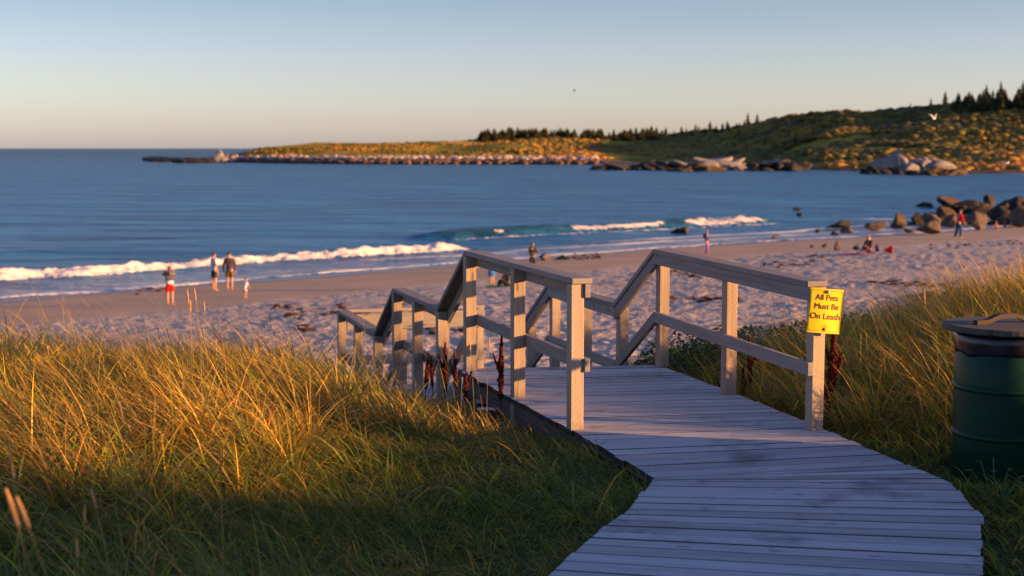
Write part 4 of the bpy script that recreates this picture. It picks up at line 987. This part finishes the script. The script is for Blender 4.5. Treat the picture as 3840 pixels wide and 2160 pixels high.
M['seed'] = plain('seed_head', (0.50, 0.27, 0.10), 0.9, 0.2, 40, spec=0.1); M['stalk'] = plain('seed_stalk', (0.30, 0.22, 0.06), 0.8, 0.2, 20)
def stalk(px, ytop, d, hl, label, seed, lean=0.0, r=0.0042):
    g = random.Random(seed); tp = atd(px, ytop, d); bx, by = tp.x-lean, tp.y; g0 = float(H(bx, by)); h = tp.z-g0
    e = empty('seed_stalk', (bx, by, g0), 0, label, 'grass stalk', 'seed stalks above the grass')
    c = lambda t: (lean*t*t, 0, h*t)
    t0_ = 1-hl/h
    link('stem', pymesh('stem', [tube([c(t0_*i/6) for i in range(7)], 0.0014, 5)]), M['stalk'], e)
    n = 12; pts = [c(t0_+(1-t0_)*i/n) for i in range(n+1)]; rad = [r*(0.35+0.65*math.sin(math.pi*min(1, 0.12+0.85*i/n))**0.5)*(1+0.12*g.random()) for i in range(n+1)]
    link('seed_head', pymesh('seed_head', [tube(pts, rad, 8)]), M['seed'], e, True)
stalk(446, 1505, 6.2, 0.075, 'seed stalk in the lit grass at centre left', 1, -0.08)
stalk(826, 1688, 5.4, 0.075, 'single upright seed stalk in the shade, left of centre', 2, 0.0)
stalk(340, 1832, 4.6, 0.07, 'leaning seed stalk at lower left', 3, -0.1)
stalk(318, 1890, 4.8, 0.07, 'seed stalk just left of the leaning one', 4, 0.02)
stalk(33, 1658, 4.9, 0.07, 'upper seed stalk at the left edge', 5, -0.03)
stalk(44, 1735, 4.7, 0.05, 'short seed stalk below the one at the left edge', 6, -0.05)
stalk(288, 2020, 4.2, 0.06, 'lowest seed stalk near the bottom edge', 7, 0.0)
stalk(20, 1830, 3.6, 0.10, 'big blurred seed stalk in the left corner', 8, -0.16, r=0.007)
stalk(60, 1860, 3.5, 0.08, 'second blurred seed stalk in the left corner', 9, -0.2, r=0.006)
stalk(702, 1085, 9.6, 0.10, 'tall seed stalk left of two against the sand', 10, -0.04)
stalk(728, 1080, 9.7, 0.09, 'tall seed stalk right of two against the sand', 11, -0.06)
stalk(714, 1125, 9.5, 0.08, 'seed stalk below the two tall ones', 12, 0.0)
stalk(765, 1130, 9.8, 0.07, 'seed stalk right of the tall pair', 13, -0.02)
stalk(1010, 1175, 9.9, 0.06, 'seed stalk over the golden hump', 14, -0.05)
stalk(1835, 1270, 9.6, 0.06, 'seed stalk left of the tall dock spike', 15, 0.02)
stalk(1742, 1270, 9.7, 0.07, 'seed stalk before the corner post', 16, 0.03)
stalk(1762, 1285, 9.6, 0.05, 'short seed stalk right of the corner post', 17, -0.03)
stalk(1545, 1282, 9.9, 0.07, 'seed stalk before the lower landing posts', 18, 0.0)
stalk(3463, 1085, 11.5, 0.12, 'thick gold seed stalk above the right grass', 19, -0.03, r=0.012)
# ================================================================== SEAWEED on the sand
def wrack():
    V = []; F = []; C = []; b = 0
    lines = [((1260, 1150), (1420, 1205), 60), ((1020, 1150), (1300, 1180), 45), ((2480, 1020), (2640, 1040), 55), ((2480, 1122), (2790, 1128), 80), ((2860, 1000), (3060, 985), 55), ((3400, 1120), (3840, 1080), 110), ((3250, 1060), (3560, 1070), 60), ((1600, 1235), (1760, 1245), 40), ((1070, 1180), (1150, 1195), 25), ((3480, 930), (3840, 910), 60), ((500, 1095), (640, 1090), 14), ((2150, 962), (2250, 968), 50), ((1120, 1230), (1190, 1245), 25), ((3020, 960), (3100, 975), 20)]
    for (a, c, n) in lines:
        for i in range(int(n*0.6)):
            t = rng.random(); px = a[0]+(c[0]-a[0])*t; py = a[1]+(c[1]-a[1])*t+rng.normal(0, 6)
            p = on_ground(px, py, 16, 140); s_ = rng.uniform(0.03, 0.10)
            v = IV2*(1+0.7*(rng.random((len(IV2), 1))-0.5))*np.array([s_*1.7, s_*1.1, s_*0.42])+np.array([p.x, p.y, p.z+0.03]); V.append(v); F.append(IF2+b); b += len(IV2)
            cc = np.array([(0.11, 0.045, 0.03), (0.06, 0.03, 0.02), (0.20, 0.08, 0.035)][rng.integers(0, 3)]); C.append(np.repeat(cc[None], len(IV2), 0))
    me = npmesh('seaweed', np.concatenate(V), np.concatenate(F), cols=np.concatenate(C)); tag(link('seaweed', me, M['blade']), 'dark red brown seaweed strewn in lines on the sand', 'seaweed', kind='stuff')
wrack()
zrock(735, 875, 335, 415, T_, 'tan clump of driftwood and weed beside the woman in black', 71, sx=1700, sy=800, sc=2.342, group=None, peak=0.4)
zrock(870, 1060, 365, 410, Dk, 'low dark heap of weed right of the tan clump', 72, sx=1700, sy=800, sc=2.342, group=None, peak=0.6)
# ================================================================== PEOPLE
SK_ = plain('skin', (0.42, 0.22, 0.13), 0.6, 0.08, 8)
def cloth(n, c): return plain(n, c, 0.85, 0.12, 14, spec=0.2)
def skinmesh(name, J, E, rad, sub=1, root=0):
    me = bpy.data.meshes.new(name); me.from_pydata([tuple(j) for j in J], E, [])
    o = bpy.data.objects.new(name, me); COL.objects.link(o)
    md = o.modifiers.new('s', 'SKIN'); md.use_smooth_shade = True
    for i, v in enumerate(me.skin_vertices[0].data):
        r = rad[i]; v.radius = r if isinstance(r, tuple) else (r, r); v.use_root = (i == root)
    sb = o.modifiers.new('b', 'SUBSURF'); sb.levels = sub; sb.render_levels = sub
    dg = bpy.context.evaluated_depsgraph_get(); m2 = bpy.data.meshes.new_from_object(o.evaluated_get(dg))
    bpy.data.objects.remove(o); bpy.data.meshes.remove(me); m2.name = name; return m2
JN = ['hip', 'waist', 'chest', 'neckb', 'neck', 'chin', 'head', 'top', 'shL', 'elL', 'wrL', 'haL', 'shR', 'elR', 'wrR', 'haR', 'hiL', 'knL', 'anL', 'toL', 'hiR', 'knR', 'anR', 'toR']
J0 = dict(hip=(0, 0, .52), waist=(0, 0, .61), chest=(0, .005, .73), neckb=(0, .005, .815), neck=(0, 0, .85), chin=(0, -.01, .885), head=(0, -.005, .93), top=(0, 0, .97),
          shL=(-.095, 0, .80), elL=(-.135, .01, .64), wrL=(-.15, -.02, .50), haL=(-.152, -.03, .455), shR=(.095, 0, .80), elR=(.135, .01, .64), wrR=(.15, -.02, .50), haR=(.152, -.03, .455),
          hiL=(-.052, 0, .50), knL=(-.056, -.01, .28), anL=(-.056, .01, .045), toL=(-.064, -.075, .018), hiR=(.052, 0, .50), knR=(.056, -.01, .28), anR=(.056, .01, .045), toR=(.064, -.075, .018))
RD = dict(hip=(.085, .06), waist=(.072, .052), chest=(.09, .06), neckb=(.05, .04), neck=.030, chin=.036, head=(.044, .052), top=.034, shL=.036, elL=.025, wrL=.018, haL=.018, shR=.036, elR=.025, wrR=.018, haR=.018,
          hiL=.056, knL=.036, anL=.022, toL=.018, hiR=.056, knR=.036, anR=.022, toR=.018)
ED = [('hip', 'waist'), ('waist', 'chest'), ('chest', 'neckb'), ('neckb', 'neck'), ('neck', 'chin'), ('chin', 'head'), ('head', 'top'), ('chest', 'shL'), ('shL', 'elL'), ('elL', 'wrL'), ('wrL', 'haL'), ('chest', 'shR'), ('shR', 'elR'), ('elR', 'wrR'), ('wrR', 'haR'),
      ('hip', 'hiL'), ('hiL', 'knL'), ('knL', 'anL'), ('anL', 'toL'), ('hip', 'hiR'), ('hiR', 'knR'), ('knR', 'anR'), ('anR', 'toR')]
def fingers(J, s, sc):
    w_ = Vector(J['wr'+s]); h_ = Vector(J['ha'+s]); d = (h_-w_).normalized(); a = d.cross(Vector((1, 0, 0.1))).normalized(); out = []
    for k, (o, l) in enumerate(((-0.010, .038), (-0.0035, .043), (.003, .041), (.0095, .033))):
        p = h_+a*o+d*0.006; out.append(tube([p, p+d*l*.5, p+d*l*.9+a.cross(d)*0.006], [.0042, .004, .003], 5))
    p = w_.lerp(h_, 0.5)-a*0.012; out.append(tube([p, p-a*0.014+d*.012, p-a*0.018+d*.03], [.005, .0045, .0035], 5)); return out
def sub_skin(name, J, keys, edges, grow, rmap={}, root=0, mat=None, parent=None, sub=1):
    idx = {k: i for i, k in enumerate(keys)}
    def rr2(k):
        r = rmap.get(k) or RD[k]; r = r if isinstance(r, tuple) else (r, r); return (r[0]*grow+0.004, r[1]*grow+0.004)
    me = skinmesh(name, [J[k] for k in keys], [(idx[a], idx[b]) for a, b in edges], [rr2(k) for k in keys], sub, root)
    return link(name, me, mat, parent, True)
def person(px, ytop, ybase, rz, label, pose={}, top=('shirt', (0.2, 0.2, 0.2), 'elbow'), bottom=('shorts', (0.1, 0.1, 0.1), 'knee'), hair=((0.03, 0.02, 0.012), 'short'), hfrac=1.0, group='people on the beach', ground=None, extra=None, scale=None, child=False):
    p = ground or on_ground(px, ybase); h = scale or (ybase-ytop)/FP*p.y/hfrac
    J = {k: Vector(v) for k, v in J0.items()}
    for k, v in pose.items(): J[k] = Vector(v)
    e = empty('person', (p.x, p.y, p.z), rz, label, 'person', group); e.scale = (h, h, h)
    keys = JN; idx = {k: i for i, k in enumerate(keys)}
    rad = [RD[k] for k in keys]
    if child: rad[idx['head']] = (.062, .07); rad[idx['top']] = .05; rad[idx['chin']] = .05
    body = skinmesh('body', [J[k] for k in keys], [(idx[a], idx[b]) for a, b in ED], rad, 1, 0)
    ex = []
    for s_ in 'LR': ex += fingers(J, s_, 1)
    hd = J['head']; fwd = Vector((0, -1, 0)); up = (J['top']-J['neck']).normalized()
    if abs(up.y) > 0.5: fwd = Vector((0, -0.4, -0.9)).normalized()
    sd_ = up.cross(fwd).normalized(); R0_ = 0.052*(1.35 if child else 1)
    nose = hd+fwd*R0_-up*0.008; ex.append(tube([nose+up*0.012-fwd*0.008, nose+fwd*0.012-up*0.002, nose-up*0.010-fwd*0.006], [.004, .008, .006], 6))
    for sgn in (-1, 1):
        q = hd+sd_*sgn*R0_*0.86-up*0.004; ex.append(tube([q+up*0.014, q+sd_*sgn*0.006, q-up*0.014], [.005, .009, .005], 6))
    mm = pymesh('x', ex); bm = bmesh.new(); bm.from_mesh(body); bm.from_mesh(mm)
    me = bpy.data.meshes.new('body'); bm.to_mesh(me); bm.free(); link('body', me, SK_, e, True)
    eye = plain('eye', (0.03, 0.02, 0.02), 0.3); ev = []
    for sgn in (-1, 1):
        q = hd+fwd*(R0_*0.93)+sd_*sgn*0.019+up*0.006; ev.append(tube([q-sd_*0.006, q, q+sd_*0.006], [.002, .005, .002], 6))
    q = hd+fwd*(R0_*0.93)-up*0.026; ev.append(tube([q-sd_*0.012, q+fwd*.001, q+sd_*0.012], [.001, .003, .001], 5))
    link('face', pymesh('face', ev), eye, e)
    nm, c, ln = top
    keys = ['waist', 'chest', 'neckb', 'shL', 'elL', 'shR', 'elR']; ed = [('waist', 'chest'), ('chest', 'neckb'), ('chest', 'shL'), ('shL', 'elL'), ('chest', 'shR'), ('shR', 'elR')]
    J2 = dict(J); 
    if ln == 'none': keys = ['waist', 'chest', 'neckb', 'shL', 'shR']; ed = [('waist', 'chest'), ('chest', 'neckb'), ('chest', 'shL'), ('chest', 'shR')]
    if ln == 'wrist': keys += ['wrL', 'wrR']; ed += [('elL', 'wrL'), ('elR', 'wrR')]
    if ln == 'elbow': J2['elL'] = J['shL'].lerp(J['elL'], .75); J2['elR'] = J['shR'].lerp(J['elR'], .75)
    keys = ['hem']+keys; ed = [('hem', 'waist')]+ed; J2['hem'] = J['hip'].lerp(J['waist'], 0.15)
    sub_skin(nm, J2, keys, ed, 1.16, {'hem': (.086, .064)}, 1, cloth(nm, c), e)
    nm, c, ln = bottom
    if ln == 'skirt':
        hp_ = J['hip']; v, f = lathe([(.07, .08), (.09, .0), (.115, -.12), (.14, -.24), (.13, -.24)], 20); v = [(x, y*.7, z+hp_.z) for x, y, z in v]
        link(nm, pymesh(nm, [(v, f)]), cloth(nm, c), e, True)
    else:
        keys = ['hip', 'waist', 'hiL', 'knL', 'hiR', 'knR']; ed = [('hip', 'waist'), ('hip', 'hiL'), ('hiL', 'knL'), ('hip', 'hiR'), ('hiR', 'knR')]; J2 = dict(J); J2['waist'] = J['hip'].lerp(J['waist'], .6)
        g = 1.2; rm = {'knL': .048, 'knR': .048}
        if ln == 'ankle': keys += ['anL', 'anR']; ed += [('knL', 'anL'), ('knR', 'anR')]; rm = {'anL': .032, 'anR': .032}; g = 1.14
        else: J2['knL'] = J['hiL'].lerp(J['knL'], .8); J2['knR'] = J['hiR'].lerp(J['knR'], .8)
        sub_skin(nm, J2, keys, ed, g, rm, 0, cloth(nm, c), e)
    hc, hl = hair; Rr = R0_*1.0
    pts = [hd+up*0.045-fwd*0.0, hd+up*0.012-fwd*0.014, hd-up*0.016-fwd*0.022]; rs = [.040, .052, .040]
    if child: rs = [r*1.3 for r in rs]
    if hl == 'long': 
        pts += [J['neckb']-fwd*0.045+up*0.01, J['chest']-fwd*0.075+up*0.02]; rs += [.042, .022]
    me = skinmesh('hair', pts, [(i, i+1) for i in range(len(pts)-1)], rs, 1, 0); link('hair', me, plain('hair', hc, 0.6, 0.2, 30), e, True)
    if extra: extra(e, J, h)
    return e
FU = R(180)      # facing away from the camera
def hands_up(): return dict(elL=(-.15, -.05, .74), wrL=(-.075, -.09, .86), haL=(-.05, -.09, .90), elR=(.15, -.05, .74), wrR=(.075, -.09, .86), haR=(.05, -.09, .90))
def white_hem(e, J, h):
    v, f = lathe([(.094, -.035), (.100, -.03), (.096, .035), (.088, .04)], 20); hp_ = J['hip']
    link('hem', pymesh('hem', [([(x, y*.8, z+hp_.z+.055) for x, y, z in v], f)]), cloth('white_cloth', (0.75, 0.72, 0.72)), e, True)
person(638, 994, 1146, R(195), 'woman in red shorts and grey jacket with long hair, hands to her face', hands_up(), ('jacket', (0.10, 0.10, 0.115), 'wrist'), ('shorts', (0.55, 0.008, 0.012), 'knee'), ((0.10, 0.045, 0.02), 'long'), extra=white_hem)
person(804, 944, 1091, R(130), 'man in pale blue shirt and dark shorts, turned sideways', dict(elR=(.12, -.03, .65), wrR=(.10, -.10, .56), haR=(.08, -.12, .54)), ('shirt', (0.42, 0.47, 0.62), 'elbow'), ('shorts', (0.05, 0.05, 0.06), 'knee'), ((0.02, 0.015, 0.01), 'short'))
person(862, 942, 1090, FU, 'man in dark shirt and olive shorts seen from behind', dict(elL=(-.15, .0, .65), elR=(.15, .0, .65)), ('shirt', (0.085, 0.055, 0.055), 'wrist'), ('shorts', (0.12, 0.075, 0.03), 'knee'), ((0.02, 0.015, 0.01), 'short'))
person(920, 1038, 1119, R(140), 'small child in white crouching a little at the water side of the beach', dict(waist=(0, .01, .55), hip=(0, .03, .45), chest=(0, -.03, .66), hiL=(-.05, .03, .43), hiR=(.05, .03, .43), neckb=(0, -.05, .75), neck=(0, -.06, .80), chin=(0, -.07, .84), head=(0, -.07, .91), top=(0, -.06, .95), shL=(-.09, -.05, .73), shR=(.09, -.05, .73), elL=(-.12, -.10, .60), wrL=(-.12, -.17, .50), haL=(-.12, -.19, .46), elR=(.12, -.10, .60), wrR=(.12, -.17, .50), haR=(.12, -.19, .46)), ('shirt', (0.78, 0.75, 0.75), 'elbow'), ('shorts', (0.70, 0.66, 0.68), 'knee'), ((0.03, 0.015, 0.01), 'short'), child=True)
# woman in black near the driftwood, sitting pose kneeling
SIT = dict(hip=(0, .05, .10), waist=(0, .05, .20), chest=(0, .03, .33), neckb=(0, .01, .42), neck=(0, 0, .455), chin=(0, -.01, .49), head=(0, -.005, .535), top=(0, 0, .575), shL=(-.09, .01, .40), shR=(.09, .01, .40), elL=(-.12, -.05, .27), wrL=(-.07, -.15, .24), haL=(-.05, -.18, .24), elR=(.12, -.05, .27), wrR=(.07, -.15, .24), haR=(.05, -.18, .24),
           hiL=(-.05, .02, .085), knL=(-.07, -.18, .22), anL=(-.06, -.26, .04), toL=(-.06, -.33, .02), hiR=(.05, .02, .085), knR=(.07, -.18, .22), anR=(.06, -.26, .04), toR=(.06, -.33, .02))
person(1996, 905, 1022, R(20), 'dark haired woman in black standing behind the left rail, looking down', dict(chin=(0, -.03, .88), head=(0, -.04, .92), top=(0, -.03, .96), elR=(.13, -.06, .66), wrR=(.05, -.13, .62), haR=(.02, -.14, .60), elL=(-.13, -.06, .66), wrL=(-.05, -.13, .62), haL=(-.02, -.14, .60)), ('jacket', (0.015, 0.015, 0.02), 'wrist'), ('trousers', (0.02, 0.02, 0.025), 'ankle'), ((0.015, 0.01, 0.01), 'long'))
BEND = dict(hip=(0, .06, .50), waist=(0, .02, .58), chest=(0, -.08, .66), neckb=(0, -.15, .70), neck=(0, -.18, .71), chin=(0, -.21, .70), head=(0, -.25, .71), top=(0, -.29, .72), shL=(-.09, -.13, .68), shR=(.09, -.13, .68), elL=(-.11, -.17, .53), wrL=(-.10, -.2, .40), haL=(-.10, -.21, .36), elR=(.11, -.17, .53), wrR=(.10, -.2, .40), haR=(.10, -.21, .36), hiL=(-.05, .06, .48), hiR=(.05, .06, .48))
person(1845, 950, 1072, R(60), 'person in a blue wrap stooping behind the left railing', BEND, ('jacket', (0.02, 0.10, 0.38), 'wrist'), ('wrap_skirt', (0.03, 0.14, 0.45), 'skirt'), ((0.05, 0.03, 0.02), 'short'), hfrac=0.85)
CROUCH = dict(SIT)
person(1898, 1000, 1076, R(-60), 'person in black crouching on a green towel behind the left railing', CROUCH, ('jacket', (0.012, 0.012, 0.016), 'wrist'), ('trousers', (0.014, 0.014, 0.018), 'ankle'), ((0.02, 0.012, 0.01), 'short'), hfrac=0.62)
def towel(px, py, w_, d_, c, label, rz=0.0):
    p = on_ground(px, py); nx2, ny2 = 16, 10; V = []; F = []
    for i in range(nx2+1):
        for j in range(ny2+1):
            x = (i/nx2-.5)*w_; y = (j/ny2-.5)*d_; X_ = x*math.cos(rz)-y*math.sin(rz); Y_ = x*math.sin(rz)+y*math.cos(rz)
            V.append((X_, Y_, float(H(p.x+X_, p.y+Y_))-p.z+0.07+0.02*float(vn(x, y, 0.25, 3))))
    for i in range(nx2):
        for j in range(ny2): a = i*(ny2+1)+j; F.append((a, a+ny2+1, a+ny2+2, a+1))
    nb = len(V); V += [(x, y, z-0.012) for x, y, z in V]; F += [tuple(nb+k for k in reversed(f)) for f in F[:]]
    o = link('towel', pymesh('towel', [(V, F)]), cloth('towel', c), None, True); o.location = p; tag(o, label, 'towel'); return o
towel(1895, 1076, 1.7, 1.0, (0.02, 0.30, 0.10), 'green towel under the crouching person in black')
def backpack(e, J, h):
    v = rock_v(5, IV3, 3, .8)*np.array([.065, .045, .10])+np.array([0.0, .105, .72]); me = npmesh('bag', v, IF3); link('backpack', me, cloth('pack', (0.20, 0.11, 0.04)), e, True)
person(2650, 858, 958, R(60), 'woman with backpack, blue jacket and purple trousers walking by the water', dict(knL=(-.056, -.05, .28), anL=(-.056, -.06, .045), toL=(-.06, -.14, .018), anR=(.056, .08, .05), toR=(.06, .01, .018)), ('jacket', (0.035, 0.045, 0.13), 'wrist'), ('trousers', (0.26, 0.12, 0.42), 'ankle'), ((0.13, 0.05, 0.025), 'short'), extra=backpack)
person(3256, 880, 950, R(-50), 'blonde woman in black sitting on the pink towel', SIT, ('jacket', (0.012, 0.012, 0.016), 'wrist'), ('leggings', (0.12, 0.03, 0.05), 'ankle'), ((0.45, 0.22, 0.07), 'long'), hfrac=0.60)
towel(3212, 954, 1.9, 1.1, (0.62, 0.10, 0.38), 'bright pink and purple towel under the blonde woman')
person(3592, 781, 895, R(110), 'man in red jacket and blue jeans walking past the boulders', dict(chest=(0, -.03, .73), neckb=(0, -.05, .81), neck=(0, -.06, .85), chin=(0, -.08, .88), head=(0, -.08, .92), top=(0, -.075, .965), shL=(-.095, -.04, .79), shR=(.095, -.04, .79), elL=(-.12, -.07, .65), wrL=(-.12, -.14, .54), haL=(-.12, -.16, .51), elR=(.12, -.07, .65), wrR=(.12, -.14, .54), haR=(.12, -.16, .51), knL=(-.056, -.07, .28), anL=(-.056, -.04, .045), toL=(-.06, -.12, .018), anR=(.056, .09, .05), toR=(.06, .02, .018)), ('jacket', (0.55, 0.006, 0.02), 'wrist'), ('jeans', (0.02, 0.06, 0.14), 'ankle'), ((0.12, 0.06, 0.035), 'short'))
person(3735, 829, 862, R(0), 'toddler in pink sitting by the dark boulders', SIT, ('dress', (0.55, 0.12, 0.16), 'elbow'), ('shorts', (0.5, 0.1, 0.15), 'knee'), ((0.2, 0.08, 0.03), 'short'), hfrac=0.60, child=True)
person(3790, 783, 848, R(60), 'person in teal shirt bending by the rocks at the right edge', dict(BEND, elR=(.2, -.1, .62), wrR=(.26, -.1, .6), haR=(.3, -.1, .6)), ('shirt', (0.05, 0.22, 0.24), 'elbow'), ('jeans', (0.02, 0.03, 0.07), 'ankle'), ((0.25, 0.10, 0.04), 'short'), hfrac=0.86)
person(3768, 822, 852, R(-20), 'small child crouching left of the person in teal', SIT, ('shirt', (0.16, 0.10, 0.08), 'elbow'), ('shorts', (0.12, 0.07, 0.05), 'knee'), ((0.12, 0.06, 0.03), 'short'), hfrac=0.60, child=True)
def bag(name, px, ybase, w_, d_, h_, c, label, cat='bag', peak=0.3, seed=3, strap=False):
    p = on_ground(px, ybase); v = rock_v(seed, IV3, 5, .7); tz = (v[:, 2]+1)/2; v[:, 0] *= 1-peak*tz; v[:, 1] *= 1-peak*tz
    e = empty(name, (p.x, p.y, p.z), 0, label, cat); me = npmesh('sack', v*np.array([w_, d_, h_])*.5+np.array([0, 0, h_*.48]), IF3); link('sack', me, cloth(name, c), e, True)
    z = h_*0.9; link('strap', pymesh('strap', [tube([(-w_*.22, 0, z), (-w_*.12, 0, z+.09), (w_*.12, 0, z+.09), (w_*.22, 0, z)], .012, 6)]), cloth('strap', tuple(x*.5 for x in c)), e)
bag('beach_bag', 3212, 940, 0.55, 0.35, 0.30, (0.015, 0.015, 0.02), 'black bag at the left of the pink towel')
bag('beach_bag', 3218, 937, 0.30, 0.25, 0.34, (0.02, 0.18, 0.42), 'blue bag leaning on the black one', seed=6)
bag('backpack', 3290, 948, 0.36, 0.30, 0.42, (0.05, 0.07, 0.16), 'navy backpack right of the blonde woman', seed=8)
bag('beach_bag', 3288, 936, 0.30, 0.22, 0.32, (0.50, 0.05, 0.12), 'pink bag on top behind the navy backpack', seed=9)
def redtent():
    p = on_ground(3328, 951); e = empty('beach_toy', (p.x, p.y, p.z), R(-15), 'bright red pointed beach bag lying on the sand', 'bag')
    v, f = lathe([(0.02, 0), (0.10, 0.12), (0.24, 0.42), (0.255, 0.47), (0.20, 0.475)], 18)
    v = [(z-0.2, y*0.9, x*1.0+0.20) for x, y, z in v]
    link('sack', pymesh('sack', [(v, f)]), cloth('red_nylon', (0.75, 0.02, 0.012)), e, True)
redtent()
# ================================================================== BIRDS
def gull(loc, span, rz, roll, c, label, up=0.35):
    e = empty('gull' if c[0] > 0.3 else 'bird', tuple(loc), rz, label, 'bird'); e.rotation_euler = (roll, 0, rz)
    m1 = plain('feathers', c, 0.7, 0.1, 5)
    s_ = span; body = tube([(0, -.20*s_, 0), (0, -.14*s_, .005*s_), (0, 0, 0), (0, .14*s_, 0), (0, .22*s_, 0)], [.012*s_, .035*s_, .055*s_, .03*s_, .02*s_], 10)
    link('body', pymesh('body', [body]), m1, e, True)
    for sg in (-1, 1):
        tp = [(0, -.06, .02), (.18, -.10, .02+up*.45), (.34, -.04, .02+up*.8), (.50, .05, .02+up)]; bt = [(0, .07, .02), (.18, .04, .02+up*.45), (.34, .05, .02+up*.8), (.50, .06, .02+up)]
        V = [(sg*x*s_, y*s_, z*s_) for x, y, z in tp]+[(sg*x*s_, y*s_, z*s_) for x, y, z in bt]; n = len(V); V += [(x, y, z-0.012*s_) for x, y, z in V]
        F = []
        for i in range(3): F += [(i, i+1, i+5, i+4), (n+i+4, n+i+5, n+i+1, n+i)]
        for a, b in ((0, 1), (1, 2), (2, 3), (3, 7), (7, 6), (6, 5), (5, 4), (4, 0)): F.append((a, a+n, b+n, b))
        link('wing', pymesh('wing', [(V, F)]), m1, e)
gull(atd(2154, 337, 60), 0.28, R(60), R(10), (0.02, 0.035, 0.02), 'small dark bird alone in the open sky', -0.25)
gull(atd(3503, 445, 95), 0.75, R(120), R(-15), (0.75, 0.73, 0.70), 'white gull flying before the hillside at upper right', 0.45)
gull(atd(3778, 612, 120), 1.0, R(100), R(-25), (0.72, 0.70, 0.68), 'white gull low over the far beach at the right', 0.2)
# leafy weed at the lower right by the barrel
def weed(p, h, n, label, seed):
    g = np.random.default_rng(seed); e = empty('weed', tuple(p), 0, label, 'plant'); V = []; F = []; C = []; stems = []
    for k in range(n):
        a = g.uniform(0, 6.28); l = h*(.5+.6*g.random()); tp = np.array([math.cos(a)*l*.5, math.sin(a)*l*.5, l]); stems.append(tube([(0, 0, 0), tuple(tp*.5+np.array([0, 0, l*.12])), tuple(tp)], .003, 5))
        u = np.array([math.cos(a), math.sin(a), -.2]); v = np.array([-math.sin(a), math.cos(a), 0])
        s_ = 0.028*(.6+.7*g.random()); b = len(V)
        V += [tuple(tp-u*s_*.2), tuple(tp+v*s_*.6+u*s_*.3), tuple(tp+v*s_*.4+u*s_*.9), tuple(tp+u*s_*1.4), tuple(tp-v*s_*.4+u*s_*.9), tuple(tp-v*s_*.6+u*s_*.3)]; F.append(tuple(range(b, b+6)))
    link('stem', pymesh('stem', stems), plain('weed_stem', (0.06, 0.12, 0.03), .7), e); link('foliage', pymesh('foliage', [(V, F)]), plain('weed_leaf', (0.04, 0.085, 0.02), .7, .3, 10), e)
weed((2.55, 7.35, -0.11), 0.30, 16, 'broad leaved weed at the foot of the barrel', 3)
weed((2.75, 7.0, -0.11), 0.24, 12, 'second leafy weed nearer the bottom right corner', 5)
print('trees', ntree, 'objects', len(bpy.data.objects))
